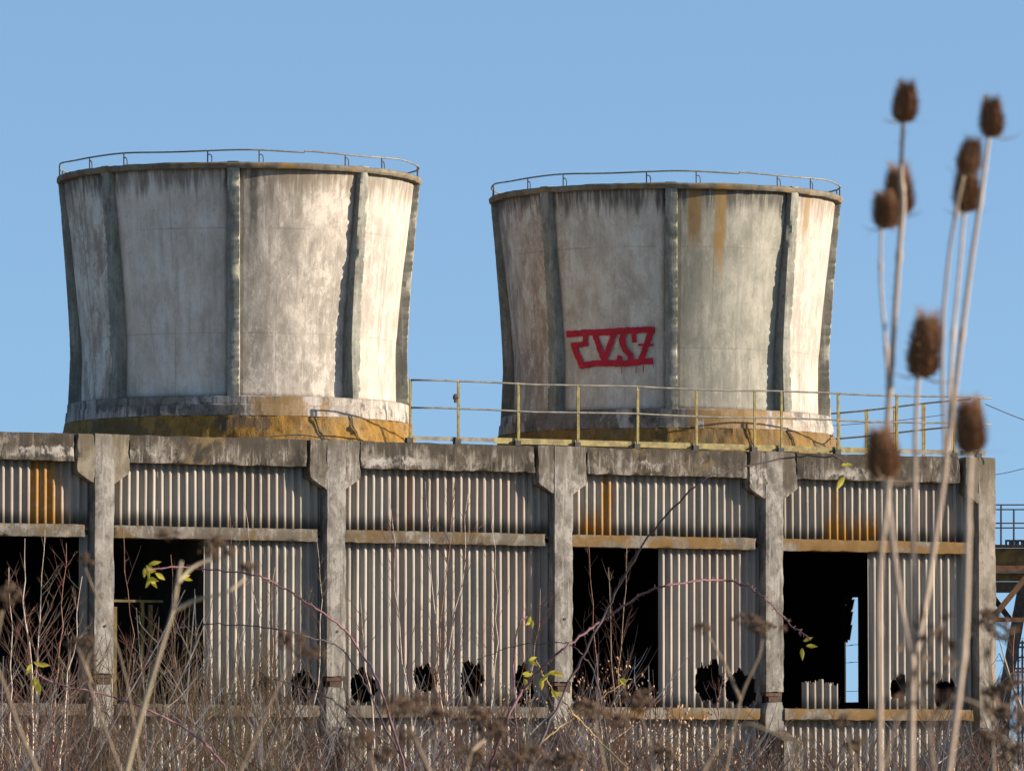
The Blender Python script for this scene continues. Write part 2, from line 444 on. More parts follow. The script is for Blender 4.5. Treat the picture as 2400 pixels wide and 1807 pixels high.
# ------------------------------------------------------------------ the building (local x along the wall, y inwards, z up)
TH = R(27.0)
BO = Vector((0.9842, 134.6, 0.0))
building = empty('industrial_building', BO, TH)
tag(building, 'long concrete frame building clad in broken corrugated sheets below the two towers', 'building')
BM = Matrix.Translation(BO) @ Matrix.Rotation(TH, 4, 'Z')
ZT, ZB, GT, GB, LT, LB = Z(7.307), Z(6.745), Z(5.485), Z(5.2275), Z(1.897), Z(1.6515)
SH = 0.30                                    # the sheets' plane behind the column faces
CW = 0.415
CX = [-15.0, -10.0, -5.0, 0.07, 4.93, 10.0]
DEPTH = 9.8

def s_at(px, b=SH, z=4.0):
    """place along the wall (metres) that stands at photo column px"""
    tx = (px - PW / 2) / FPX
    c, s = math.cos(PITCH), math.sin(PITCH)
    zz = z - CAMZ
    # (X0 + s cos - b sin) = tx * ((Y0 + s sin + b cos) c + zz s)
    A = math.cos(TH) - tx * c * math.sin(TH)
    B = tx * ((BO.y + b * math.cos(TH)) * c + zz * s) - BO.x + b * math.sin(TH)
    return B / A

# columns
for i, cx in enumerate(CX):
    zb = Z([2.44, 2.50, 2.48, 2.42, 2.24, 1.5][i])
    o = mesh_obj('column', *rough_box(cx - CW / 2, cx + CW / 2, 0.0, 0.5, zb, ZT + 0.012, 0.08, 0.005, 0.022, i * 3.0), M['column'] if i < 5 else M['column_brown'], building, sharp=0.6)
    ext_l = 0.37 if i < 5 else 0.30
    ext_r = 0.33 if i < 5 else 0.0
    zlo, zmid = Z(6.302), Z(6.53)
    def warp(q, cx=cx, ext_l=ext_l, ext_r=ext_r):
        x = q[0] - cx
        t = min(1.0, max(0.0, (q[2] - zlo) / (zmid - zlo)))
        half = CW / 2
        if x < 0: x = x * (half + ext_l * t) / half
        else: x = x * (half + ext_r * t) / half
        return [cx + x, q[1], q[2]]
    mesh_obj('capital', *rough_box(cx - CW / 2, cx + CW / 2, 0.012, 0.44, zlo, ZT + 0.004, 0.05, 0.005, 0.022, 40 + i * 2.3, warp),
             M['capital_brown'] if i in (1, 5) else M['capital'], o, sharp=0.6)
    # bolt hole, dark, on the shaft
    hb = MB()
    zc = Z([4.0, 3.45, 3.4, 3.72, 3.62, 3.6][i])
    hb.tube([(cx + 0.02, -0.012, zc), (cx + 0.02, 0.02, zc)], 0.028, 10)
    hb.build('bolt', M['dark_steel'], o)
    # steel joint and the lower column
    if i < 5:
        j = MB()
        j.box(cx - CW / 2 + 0.02, cx + CW / 2 - 0.02, 0.05, 0.42, zb - 0.085, zb - 0.004)
        j.box(cx - CW / 2 + 0.10, cx + CW / 2 - 0.05, 0.07, 0.40, zb - 0.20, zb - 0.088)
        j.build('steel_joint', M['rust'], building)
        def wf(q, cx=cx, z0=zb - 0.205):
            t = max(0.0, 1 - max(0.0, (z0 - q[2])) / 0.18)
            return [cx + (q[0] - cx) * (1 - 0.25 * t), q[1], q[2]]
        mesh_obj('lower_column', *rough_box(cx - CW / 2 - 0.01, cx + CW / 2 + 0.01, 0.01, 0.52, 0.0, zb - 0.205, 0.1, 0.006, 0.03, 80 + i, wf), M['column'], building, sharp=0.6)
    else:
        mesh_obj('lower_column', *rough_box(cx - CW / 2 - 0.01, cx + CW / 2 + 0.01, 0.01, 0.52, 0.0, zb - 0.005, 0.12, 0.006, 0.03, 80 + i), M['column'], building, sharp=0.6)
    # buttress standing out from the wall below the ledge
    def wc(q):
        t_ = min(1.0, max(0.0, (0.0 - q[1]) / 0.78))
        return [q[0], q[1], q[2] if q[2] < 1.0 else q[2] - 0.22 * t_]
    mesh_obj('buttress', *rough_box(cx - CW / 2 - 0.03, cx + CW / 2 + 0.03, -0.78, 0.005, -0.02, LB - 0.20, 0.11, 0.012, 0.06, 120 + i, wc),
             M['beam'], building, sharp=0.6)

# beams, rails and ledges, one to each bay
def bays():
    for i in range(5):
        yield i, CX[i] + CW / 2, CX[i + 1] - CW / 2
for i, a, b in bays():
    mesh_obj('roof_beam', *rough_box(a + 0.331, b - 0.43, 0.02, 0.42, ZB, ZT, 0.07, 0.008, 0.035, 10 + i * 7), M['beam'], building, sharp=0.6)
    if i == 3:
        pass
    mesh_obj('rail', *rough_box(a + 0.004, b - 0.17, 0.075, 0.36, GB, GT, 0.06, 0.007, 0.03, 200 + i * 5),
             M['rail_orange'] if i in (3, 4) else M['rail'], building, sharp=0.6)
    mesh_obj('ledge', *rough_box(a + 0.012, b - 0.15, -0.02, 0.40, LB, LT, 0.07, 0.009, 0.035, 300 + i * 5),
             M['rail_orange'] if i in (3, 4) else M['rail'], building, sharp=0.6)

# corrugated sheets
PITCHC, AMP = 0.177, 0.038
def hole_fn(holes, seed):
    def inside(x, z):
        for (hx0, hx1, hz0, hz1) in holes:
            cx, cz, rx, rz = (hx0 + hx1) / 2, (hz0 + hz1) / 2, (hx1 - hx0) / 2, (hz1 - hz0) / 2
            zz = (z - cz) / rz
            xs_ = (x - cx) / rx + 0.30 * mnoise.noise(Vector((z * 5.0, seed, cx))) + 0.12 * mnoise.noise(Vector((z * 21.0, seed, cx)))
            if abs(xs_) >= 1: continue
            env = (1 - abs(xs_) ** 2.4) ** 0.5
            up = env * (0.86 + 0.40 * mnoise.noise(Vector((x * 7.0, cz, seed))) + 0.42 * mnoise.noise(Vector((x * 24.0, cx, seed + 2))))
            dn = env * (0.95 + 0.25 * mnoise.noise(Vector((x * 9.0, cz + 4, seed))) + 0.22 * mnoise.noise(Vector((x * 26.0, cx + 3, seed))))
            if -dn < zz < up: return True
        return False
    return inside

def sheet(x0, x1, z0, z1, off, m, holes=(), seed=0.0, torn=None, name='corrugated_sheet'):
    xs = np.linspace(x0, x1, max(2, int(round((x1 - x0) / PITCHC * 12)) + 1))
    mine = [h for h in holes if h[1] > x0 - 0.2 and h[0] < x1 + 0.2]
    if torn: mine_any = True
    else: mine_any = bool(mine)
    if mine_any:
        ztop = max([h[3] for h in mine] + ([torn[1]] if torn else [])) + 0.35
        ztop = min(ztop, z1)
        zs = list(np.arange(z0, ztop, 0.022)) + list(np.linspace(ztop, z1, max(2, int((z1 - ztop) / 0.4) + 1)))
    else:
        zs = list(np.linspace(z0, z1, max(2, int((z1 - z0) / 0.4) + 1)))
    inside = hole_fn(mine, seed) if mine else None
    V, idx, F = [], {}, []
    for j, z in enumerate(zs):
        for i, x in enumerate(xs):
            ph = 2 * math.pi * x / PITCHC
            y = SH + off - AMP * math.cos(ph) + 0.006 * mnoise.noise(Vector((x * 1.3, z * 0.9, seed)))
            V.append((x + 0.004 * mnoise.noise(Vector((z * 1.1, seed, 3.0))), y, z))
    nx = len(xs)
    for j in range(len(zs) - 1):
        for i in range(nx - 1):
            xm, zm = (xs[i] + xs[i + 1]) / 2, (zs[j] + zs[j + 1]) / 2
            if inside and inside(xm, zm): continue
            if torn:
                lim = torn[0] + (torn[1] - torn[0]) * (0.5 + 0.5 * mnoise.noise(Vector((math.floor(xm / PITCHC * 1.5) * 3.7, seed, 0)))) + 0.05 * mnoise.noise(Vector((xm * 30, seed, 1)))
                if zm > lim: continue
            a = j * nx + i
            F.append([a, a + 1, a + 1 + nx, a + nx])
    used = sorted({q for f in F for q in f})
    rm = {q: n for n, q in enumerate(used)}
    o = mesh_obj(name, [V[q] for q in used], [[rm[q] for q in f] for f in F], m, building, True)
    md = o.modifiers.new('thickness', 'SOLIDIFY')
    md.thickness = 0.007
    md.offset = 1.0
    return o

def zpix(py, s, b=SH):
    return at(1200, py, BO.y + s * math.sin(TH) + b * math.cos(TH)).z

def hole_px(px0, px1, py0, py1):
    a, b = s_at(px0), s_at(px1)
    return (a, b, zpix(py1, (a + b) / 2), zpix(py0, (a + b) / 2))

HOLES = [hole_px(*h) for h in (
    (591, 631, 1576, 1632), (678, 738, 1568, 1650), (818, 881, 1570, 1650), (968, 1022, 1552, 1622), (1076, 1136, 1545, 1634),
    (1206, 1252, 1552, 1655), (1632, 1694, 1552, 1652), (1700, 1775, 1570, 1660), (2086, 2125, 1580, 1640), (2192, 2244, 1582, 1668))]
GAPS = [(-20.0, s_at(183)), (s_at(262), s_at(476)), (s_at(1338), s_at(1545)), (s_at(1832), s_at(2034))]   # sheets gone
UP_L = {0: [(s_at(70), s_at(150), Z(5.4), Z(6.9), 0.95)], 1: [], 2: [(s_at(950), s_at(966), Z(5.5), Z(6.9), 0.6)],
        3: [(s_at(1408), s_at(1436), Z(5.4), Z(6.7), 0.95), (s_at(1350), s_at(1408), Z(5.3), Z(5.85), 0.9)],
        4: [(s_at(1935), s_at(2060), Z(5.3), Z(5.85), 0.95), (s_at(1950), s_at(1972), Z(5.3), Z(6.5), 0.6)]}
LO_L = {0: [], 1: [], 2: [], 3: [], 4: []}
BOT_L = {0: [(s_at(0), s_at(120), Z(-1), Z(1.6), 0.6)], 1: [], 2: [], 3: [(s_at(1400), s_at(1480), Z(-1), Z(1.6), 0.7)], 4: []}
rnd = random.Random(5)
SM = {}
for i, a, b in bays():
    SM[i] = [sheet_mat('fibre_cement_upper', UP_L[i], i * 3.1), sheet_mat('fibre_cement', LO_L[i], i * 3.1 + 1), sheet_mat('fibre_cement_lower', BOT_L[i], i * 3.1 + 2)]
    for tier, (z0, z1) in enumerate(((GT - 0.10, ZB + 0.12), (LT - 0.06, GB + 0.08), (0.25, LB + 0.08))):
        spans = [(a - 0.05, b + 0.05)]
        if tier == 1:
            for g0, g1 in GAPS:
                ns = []
                for u, v in spans:
                    if g1 <= u or g0 >= v: ns.append((u, v)); continue
                    if g0 > u + 0.1: ns.append((u, g0))
                    if g1 < v - 0.1: ns.append((g1, v))
                spans = ns
        k = 0
        for u, v in spans:
            x = u
            while x < v - 0.02:
                w = PITCHC * 6
                x1 = min(v, x + w + 0.05)
                if v - x1 < 0.3: x1 = v
                sheet(x, x1, z0 + rnd.uniform(-0.015, 0.015), z1 + rnd.uniform(-0.02, 0.02), 0.005 * (k % 2) + rnd.uniform(-0.002, 0.002),
                      SM[i][tier], HOLES if tier == 1 else (), seed=i * 9.3 + k * 1.7 + tier * 31)
                x = x1 - (0.05 if x1 < v else 0)
                k += 1
# the torn remnant standing in the last opening
sheet(s_at(1882), s_at(1962), LT - 0.05, Z(3.0), 0.02, SM[4][1], (), 77.0, torn=(Z(2.28), Z(2.62)))

# the shell behind: roof slab, floor, back wall, ends; a sheet is gone from the right-hand end wall and the sky shows
def b_at(px, s, z=4.0):
    lo_, hi_ = 0.3, 30.0
    for _ in range(50):
        mid = (lo_ + hi_) / 2
        if s_at(px, mid, z) < s: lo_ = mid
        else: hi_ = mid
    return (lo_ + hi_) / 2
EX = 9.95
SB1, SB0 = b_at(1980, EX), b_at(2014, EX)
dd = BO.y + EX * math.sin(TH) + (SB0 + SB1) / 2 * math.cos(TH)
SLZ0, SLZ1 = at(1200, 1645, dd).z, at(1200, 1400, dd).z
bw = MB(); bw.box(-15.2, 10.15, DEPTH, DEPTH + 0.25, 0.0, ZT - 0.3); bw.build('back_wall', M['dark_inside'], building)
ew = MB()
ew.box(EX, EX + 0.03, 0.53, SB0, 0.0, ZT - 0.335)
ew.box(EX, EX + 0.03, SB1, DEPTH - 0.005, 0.0, ZT - 0.335)
ew.box(EX, EX + 0.03, SB0, SB1, 0.0, SLZ0)
ew.box(EX, EX + 0.03, SB0, SB1, SLZ1, ZT - 0.335)
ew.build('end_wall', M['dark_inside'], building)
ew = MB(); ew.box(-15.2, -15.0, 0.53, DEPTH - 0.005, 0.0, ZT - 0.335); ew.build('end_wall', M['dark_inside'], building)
V, F = [], []
n = 40
rq = random.Random(3)
for k in range(n + 1):
    z = SLZ0 + (SLZ1 - SLZ0) * k / n
    w = 0.02 + 0.10 * max(0.0, mnoise.noise(Vector((k * 0.16, 2.0, 1.0)))) + 0.03 * mnoise.noise(Vector((k * 0.9, 5.0, 1.0)))
    V += [(EX - 0.02, SB0 - 0.1, z), (EX - 0.03, SB0 + max(0.0, w * 0.6 - 0.02), z)]
for k in range(n): F.append([2 * k, 2 * k + 2, 2 * k + 3, 2 * k + 1])
for q in range(34):
    t_ = rq.random() ** 1.2
    z = SLZ1 - t_ * 0.80
    y = SB1 - rq.uniform(0.0, 0.42) * (1 - 0.35 * t_)
    s_ = rq.uniform(0.05, 0.15)
    o0 = len(V)
    V += [(EX - 0.04, y - s_, z + s_), (EX - 0.06, y + s_ * 0.9, z + s_ * 0.6), (EX - 0.03, y + s_ * 0.7, z - s_), (EX - 0.07, y - s_ * 0.6, z - s_ * 1.3)]
    F.append([o0, o0 + 1, o0 + 2, o0 + 3])
tsl = mesh_obj('torn_lining', V, F, M['dark_steel'], building)
tsl.modifiers.new('thickness', 'SOLIDIFY').thickness = 0.012
sl = MB(); sl.box(-15.2, 10.19, 0.30, DEPTH + 0.26, ZT - 0.29, ZT - 0.06); sl.build('roof_slab', M['roof'], building)
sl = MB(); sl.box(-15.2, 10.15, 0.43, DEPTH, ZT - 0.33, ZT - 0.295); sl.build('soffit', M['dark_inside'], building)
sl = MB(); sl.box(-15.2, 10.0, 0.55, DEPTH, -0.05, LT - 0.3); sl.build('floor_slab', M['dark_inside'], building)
pw = MB()
pw.box(4.88, 4.98, 0.45, DEPTH - 0.2, LT - 0.29, ZT - 0.34)
pw.build('partition', M['dark_inside'], building)
pw = MB()
pw.box(-7.55, -7.45, 0.45, DEPTH - 0.2, LT - 0.29, ZT - 0.34)
pw.build('partition', M['dark_inside'], building)
# parapet returning along the right-hand end
mesh_obj('end_beam', *rough_box(9.82, 10.18, 0.47, DEPTH, ZB, ZT - 0.01, 0.3, 0.008, 0.03, 77), M['beam'], building, sharp=0.6)

# steel stand inside the second opening
st = empty('steel_stand', BM @ Vector((s_at(330, 1.0), 1.0, LT - 0.29)), TH)
tag(st, 'yellow steel stand inside the dark opening beside the leftmost whole column', 'stand')
x0 = 0.0
for nm, args in (('post', ((0.02, 0, 0), (0.02, 0, 2.30), 0.07, 0.07)), ('post', ((0.22, 0.05, 0), (0.22, 0.05, 2.25), 0.09, 0.05)),
                 ('post', ((-0.62, -0.1, 0), (-0.62, -0.1, 2.2), 0.09, 0.09))):
    q = MB(); q.beam(*args, up=(0, 1, 0)); q.build(nm, M['dull_ochre'], st)
for args in (((-0.66, 0, 2.32), (0.46, 0, 2.32), 0.08, 0.05), ((-0.12, 0.0, 1.58), (0.42, 0.0, 1.56), 0.06, 0.05)):
    q = MB(); q.beam(*args); q.build('crossbar', M['dull_ochre'], st)

# ------------------------------------------------------------------ cooling towers
def radius(z):
    """outer radius of the concrete panels by height above the camera"""
    t = (z - 9.3)
    return 3.205 + (0.0794 * t ** 1.2 if t > 0 else 0.010 * t * t)
def pol(r, a, z): return (r * math.sin(a), -r * math.cos(a), Z(z))
ZR, ZP0, ZB1, ZSK = 13.07, 8.28, 7.86, 7.20

def tower(s, pmats, ribm, label, seed, base_m, skirt_m):
    t = empty('cooling_tower', BM @ Vector((s, 4.66, 0)), R(23.0))
    tag(t, label, 'cooling tower', 'concrete cooling towers on the roof')
    half = R(1.95)
    zt = ZR - 0.125
    for i in range(8):
        a0, a1 = R(22.5 + 45 * i) + half, R(22.5 + 45 * (i + 1)) - half
        nu, nv = 26, 44
        V, UV, F = [], [], []
        for j in range(nv + 1):
            z = ZP0 - 0.02 + (zt + 0.02 - ZP0 + 0.02) * j / nv
            for k in range(nu + 1):
                a = a0 + (a1 - a0) * k / nu
                r = radius(z) + 0.010 * mnoise.noise(Vector((a * 5 + i, z * 0.9, seed))) + 0.004 * mnoise.noise(Vector((a * 16, z * 3, seed + i)))
                # faint lift lines of the formwork
                for zl in (9.6, 12.2):
                    if abs(z - zl) < 0.06: r -= 0.006
                V.append(pol(r, a, z))
                UV.append(((a - a0) * 3.5, z - ZP0))
        for j in range(nv):
            for k in range(nu):
                q = j * (nu + 1) + k
                F.append([q, q + 1, q + nu + 2, q + nu + 1])
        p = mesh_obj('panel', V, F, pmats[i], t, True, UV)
        md = p.modifiers.new('thickness', 'SOLIDIFY'); md.thickness = 0.16; md.offset = -1.0
        # rib
        a = R(22.5 + 45 * i)
        V, F = [], []
        nz_ = 230
        # closed cross-section swept up the shell, arrises crumbling
        sec = [(-0.125, 0.22), (-0.125, 0.05), (-0.125, -0.13), (-0.12, -0.275), (-0.045, -0.285), (0.045, -0.285), (0.12, -0.275), (0.125, -0.13), (0.125, 0.05), (0.125, 0.22)]
        for j in range(nz_ + 1):
            z = ZP0 - 0.06 + (ZR + 0.015 - ZP0 + 0.06) * j / nz_
            r = radius(z)
            for q, (x, y) in enumerate(sec):
                n1 = mnoise.noise(Vector((x * 4 + i * 7, z * 2.2, seed)))
                n2 = mnoise.noise(Vector((x * 9 + i * 3, z * 9.0, seed + 4)))
                pk = (0.275 - 0.155 * max(0.0, min(1.0, (z - ZP0) / (ZR - ZP0)))) / 0.285      # ribs stand out less towards the top
                dx, dy = x, (y * pk if y < 0 else y)
                if y < -0.2:
                    n3 = mnoise.noise(Vector((x * 9 + i * 5, z * 13.0, seed + 8)))
                    cr = (max(0.0, n1 - 0.15) * 0.06 + max(0.0, n2 - 0.1) * 0.03 + max(0.0, n3 - 0.1) * 0.02) * (1.4 if abs(x) > 0.1 else 0.3)
                    dx -= math.copysign(cr, x); dy += cr
                elif y < 0: dx += n2 * 0.008
                V.append((( r - dy) * math.sin(a) + dx * math.cos(a), -(r - dy) * math.cos(a) + dx * math.sin(a), Z(z)))
        m_ = len(sec)
        for j in range(nz_):
            for q in range(m_):
                q2 = (q + 1) % m_
                F.append([j * m_ + q, j * m_ + q2, (j + 1) * m_ + q2, (j + 1) * m_ + q])
        F.append(list(range(m_))[::-1]); F.append([nz_ * m_ + q for q in range(m_)])
        mesh_obj('rib', V, F, ribm, t, sharp=0.7)
    def ring(name, prof, m, n=160, jit=0.008, sd=0.0, jz=0.0, rs=0.955):
        V, F, UV = [], [], []
        for j in range(n):
            a = 2 * math.pi * j / n
            for q, (r, z) in enumerate(prof):
                p = Vector((math.sin(a) * 3.6, math.cos(a) * 3.6, z))
                d = jit * (mnoise.noise(p * 1.3 + Vector((sd, 0, 0))) + 0.8 * mnoise.noise(p * 4.5 + Vector((0, sd, 0))) + 0.6 * mnoise.noise(p * 13.0 + Vector((0, sd, 3))))
                V.append(pol(r * rs + d, a, z + jz * mnoise.noise(p * 5 + Vector((sd, sd, 0)))))
        k = len(prof)
        for j in range(n):
            for q in range(k):
                j2, q2 = (j + 1) % n, (q + 1) % k
                F.append([j * k + q, j2 * k + q, j2 * k + q2, j * k + q2])
        return mesh_obj(name, V, F, m, t, sharp=0.7)
    Rr = radius(zt) + 0.125
    rim = ring('rim', [(Rr - 0.55, zt + 0.002), (Rr, zt + 0.002), (Rr + 0.035, zt + 0.05), (Rr + 0.035, ZR - 0.03), (Rr, ZR), (Rr - 0.3, ZR + 0.005), (Rr - 0.55, ZR)], M['rim'], 240, 0.016, seed, 0.014, 1.0)
    ring('base_band', [(3.2, ZB1), (3.70, ZB1), (3.70, 7.95), (3.69, 8.08), (3.665, 8.09), (3.66, ZP0 - 0.03), (3.6, ZP0 - 0.005), (3.2, ZP0 - 0.005)], base_m, 200, 0.012, seed + 2, 0.006)
    ring('moss_skirt', [(3.2, ZSK), (3.86, ZSK), (3.85, 7.27), (3.835, 7.34), (3.815, 7.41), (3.795, 7.48), (3.77, 7.55), (3.75, 7.62), (3.73, 7.69), (3.715, 7.77), (3.70, ZB1 - 0.003), (3.2, ZB1 - 0.003)], skirt_m, 420, 0.045, seed + 3, 0.03)
    # low rail on the rim
    rr_ = Rr - 0.02
    hr = MB()
    path = [pol(rr_ + 0.01 * math.sin(q * 0.7 + seed), 2 * math.pi * q / 160, ZR + 0.235 + 0.015 * math.sin(q * 0.33 + seed)) for q in range(161)]
    hr.tube(path, 0.017, 6, False)
    rail = hr.build('hand_rail', M['grey_rail'], rim, True)
    for i in range(8):
        for dl in (-8.0, 8.0):
            a = R(22.5 + 45 * i + dl)
            pb = MB()
            p0, p1 = Vector(pol(rr_, a, ZR - 0.01)), Vector(pol(rr_, a, ZR + 0.235))
            pb.tube([p0, p1], 0.014, 6)
            tv = Vector((math.cos(a), math.sin(a), 0))
            loop = [p0 + tv * 0.085, p0 + tv * 0.085 + Vector((0, 0, 0.10)), p0 + tv * 0.065 + Vector((0, 0, 0.15)), p0 + tv * 0.03 + Vector((0, 0, 0.165)), p0 + Vector((0, 0, 0.15))]
            pb.tube(loop, 0.011, 5)
            pb.build('rail_post', M['dark_steel'], rim)
    return t

def pm(name, base, seed, **kw):
    d = dict(uv=True, top=4.62, top_len=0.8, light_amt=0.75, dark_amt=0.75, streak=0.55, seams=((1, 1.3), (1, 3.45), (0, 0.8 + 0.13 * (seed % 5))))
    d.update(kw)
    return concrete(name, base, tuple(min(0.70, 1.40 * x) for x in base), tuple(0.42 * x for x in base), seed, **d)
# panels by index: 5 = far left (-67 deg), 6 = left of centre, 7 = right of centre, 0 = far right, then round the back
plainp = pm('tower_panel', (0.52, 0.45, 0.385), 21)
LP = [plainp] * 8
LP[5] = pm('left_tower_panel_brown_shade_lift', (0.68, 0.57, 0.445), 23, warm=(0.30, 0.205, 0.15), streak=0.6, top_len=0.5)  # base raised and warmed to brighten the shaded side; brown patches are stain
LP[6] = pm('left_tower_panel_shade_lift', (0.71, 0.61, 0.49), 24, light_amt=0.4, dark_amt=0.4, streak=0.4, top_len=0.5, top_col=(0.16, 0.135, 0.11))  # shaded side: lifted shade is put into the lighter, warmer base colour
LP[7] = pm('left_tower_panel_scuffed', (0.46, 0.405, 0.335), 25, light_amt=0.9, dark_amt=0.6, streak=0.45, patch_scale=1.4, top_len=0.6, top_col=(0.17, 0.135, 0.095),
           stripes=((0.20, 0.36, 1.6, 0.85, (0.055, 0.05, 0.042)),))
LP[0] = pm('left_tower_panel_pale', (0.47, 0.415, 0.345), 26, light_amt=0.6, dark_amt=0.3, top_len=0.6, top_col=(0.2, 0.17, 0.13))
RP = [plainp] * 8
RP[5] = pm('right_tower_panel_brown_shade_lift', (0.62, 0.50, 0.40), 33, warm=(0.29, 0.22, 0.165), streak=0.55, top_len=0.4)  # brown stain over a base lightened to lift the shade on this side
RP[6] = pm('right_tower_panel_shade_lift', (0.62, 0.545, 0.44), 34, light_amt=0.6, dark_amt=0.4, streak=0.35, top_len=0.5)  # lighter base than the sunlit panels, painting in brighter shade
RP[7] = pm('right_tower_panel_green_grey', (0.37, 0.345, 0.28), 35, light_amt=0.5, dark_amt=0.4, streak=0.45, green=0.2, top_len=0.5,
           stripes=((0.24, 0.50, 1.35, 1.0, (0.25, 0.135, 0.03)), (0.80, 1.02, 2.0, 1.0, (0.27, 0.16, 0.05)), (0.30, 0.55, 2.6, 0.35, (0.12, 0.11, 0.08))))
RP[0] = pm('right_tower_panel_pale', (0.47, 0.40, 0.33), 36, light_amt=0.6, dark_amt=0.3, top_len=0.5, top_col=(0.22, 0.18, 0.13),
           stripes=((0.35, 0.55, 1.0, 0.8, (0.26, 0.17, 0.06)),))
def pa(a, z, r=3.52): return (r * math.sin(R(a)), -r * math.cos(R(a)), Z(z))
BLACK, OCHRE = (0.05, 0.045, 0.04), (0.25, 0.135, 0.028)
def band_mat(seed, blobs): return concrete('base_band_concrete', (0.37, 0.32, 0.265), (0.54, 0.485, 0.42), (0.085, 0.08, 0.072), seed, light_amt=0.6, dark_amt=1.0, streak=1.0, lichen=0.25, lich_scale=0.8,
                          lichen_col=(0.30, 0.17, 0.04), blobs=blobs)
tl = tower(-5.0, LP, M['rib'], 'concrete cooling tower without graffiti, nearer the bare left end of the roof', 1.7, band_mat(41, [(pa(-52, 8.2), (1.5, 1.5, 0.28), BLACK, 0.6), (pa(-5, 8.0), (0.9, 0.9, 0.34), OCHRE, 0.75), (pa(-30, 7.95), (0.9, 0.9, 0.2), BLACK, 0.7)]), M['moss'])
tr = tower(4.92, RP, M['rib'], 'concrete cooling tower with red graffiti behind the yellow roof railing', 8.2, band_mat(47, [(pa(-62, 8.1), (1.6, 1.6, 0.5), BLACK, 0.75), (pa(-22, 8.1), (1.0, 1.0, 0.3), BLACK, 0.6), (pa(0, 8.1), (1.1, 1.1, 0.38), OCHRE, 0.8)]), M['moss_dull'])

# red graffiti on the right tower, laid on the curved panel
TRI = tr.matrix_basis.inverted()
def on_tower(px, py, lift):
    """point of the right tower's panel seen at a photo pixel, lifted off it by `lift`"""
    o = Vector((0, 0, CAMZ)); d = (at(px, py, 100.0) - o).normalized()
    ol, dl = TRI @ o, TRI.to_3x3() @ d
    tpar = 125.0
    for _ in range(400):
        p = ol + dl * tpar
        gap = math.hypot(p.x, p.y) - (radius((p.z - CAMZ) / 0.9682) + lift)
        if gap < 0.0005: break
        tpar += max(0.0006, gap * 0.6)
    return ol + dl * tpar
def gz(x, y): return (1310 + x / 8.848, 740 + y / 8.848)
gV, gF = [], []
rg = random.Random(11)
strokes = [([(150, 388), (600, 352), (1000, 340), (1400, 312), (1995, 285)], 132), ([(440, 1035), (800, 985), (1400, 985), (1955, 935)], 132),
           ([(548, 380), (548, 640)], 112), ([(602, 588), (245, 618)], 104), ([(300, 580), (330, 700), (400, 860), (490, 1070)], 118),
           ([(740, 380), (850, 690), (950, 960)], 118), ([(1140, 380), (1040, 650), (930, 960)], 118),
           ([(1350, 350), (1310, 480), (1320, 600), (1380, 720), (1480, 820), (1500, 930)], 128), ([(1545, 350), (1570, 560)], 96),
           ([(1275, 830), (1230, 940)], 100), ([(1915, 330), (1850, 520), (1780, 700), (1700, 920)], 122), ([(1640, 606), (1965, 606)], 42),
           ([(1300, 1040), (1298, 1205)], 12), ([(1605, 1040), (1600, 1190)], 14), ([(1750, 1030), (1748, 1170)], 20), ([(1955, 990), (1956, 1100)], 12), ([(605, 1040), (604, 1190)], 8)]
for si, (pts, w) in enumerate(strokes):
    P = []
    for a, b in zip(pts[:-1], pts[1:]):
        n_ = max(2, int(math.hypot(b[0] - a[0], b[1] - a[1]) / 45))
        P += [(a[0] + (b[0] - a[0]) * k / n_, a[1] + (b[1] - a[1]) * k / n_) for k in range(n_)]
    P.append(pts[-1])
    base_i = len(gV)
    for k, p in enumerate(P):
        q0, q1 = P[max(0, k - 1)], P[min(len(P) - 1, k + 1)]
        tx, ty = q1[0] - q0[0], q1[1] - q0[1]
        L = math.hypot(tx, ty) or 1
        nxv, nyv = -ty / L, tx / L
        e = min(8, w * 0.12)
        h1, h2 = w / 2 + rg.uniform(-e, e), w / 2 + rg.uniform(-e, e)
        for f_ in (-h1, -h1 * 0.33, h2 * 0.33, h2):
            gV.append(on_tower(*gz(p[0] + nxv * f_, p[1] + nyv * f_), 0.028 + 0.0006 * si))
    for k in range(len(P) - 1):
        for q in range(3):
            a = base_i + k * 4 + q
            gF.append([a, a + 1, a + 5, a + 4])
go = mesh_obj('graffiti', gV, gF, M['graffiti'], tr)
go['label'] = 'red spray-painted angular letters between two ribs'

# ------------------------------------------------------------------ roof railing
rl = empty('roof_railing', BM @ Vector((0, 0, ZT)), TH)
tag(rl, 'yellowed two-rail steel railing along the roof edge around the right tower', 'railing')
def wpt(s, b, z): return (s, b, Z(z) - ZT)
S0, S1 = s_at(961, 0.15), s_at(2326, 0.15)
for z in (8.60, 8.03):
    q = MB(); q.tube([wpt(S0 + (S1 - S0) * k / 24, 0.15, z + 0.012 * math.sin(k * 0.9) + 0.004 * math.sin(k * 2.3)) for k in range(25)], 0.019, 6)
    q.build('horizontal_rail', M['grey_rail'], rl, True)
    q = MB(); q.tube([wpt(9.72, 0.2 + 9.2 * k / 12, z - 0.03 + 0.012 * math.sin(k * 0.8)) for k in range(13)], 0.019, 6)
    q.build('horizontal_rail', M['grey_rail'], rl, True)
for px in (962, 1075, 1216, 1356, 1496, 1634, 1771, 1834, 1967, 2105, 2241, 2298):
    s = s_at(px, 0.15)
    q = MB()
    q.box(s - 0.034, s - 0.010, 0.135, 0.165, 0.012, Z(8.625) - ZT)
    q.box(s + 0.012, s + 0.034, 0.165, 0.185, 0.012, Z(8.60) - ZT)
    q.build('post', M['yellow_steel'], rl)
    f = MB(); f.box(s - 0.09, s + 0.04, 0.12, 0.24, 0.003, 0.10); f.build('foot_bracket', M['dark_steel'], rl)
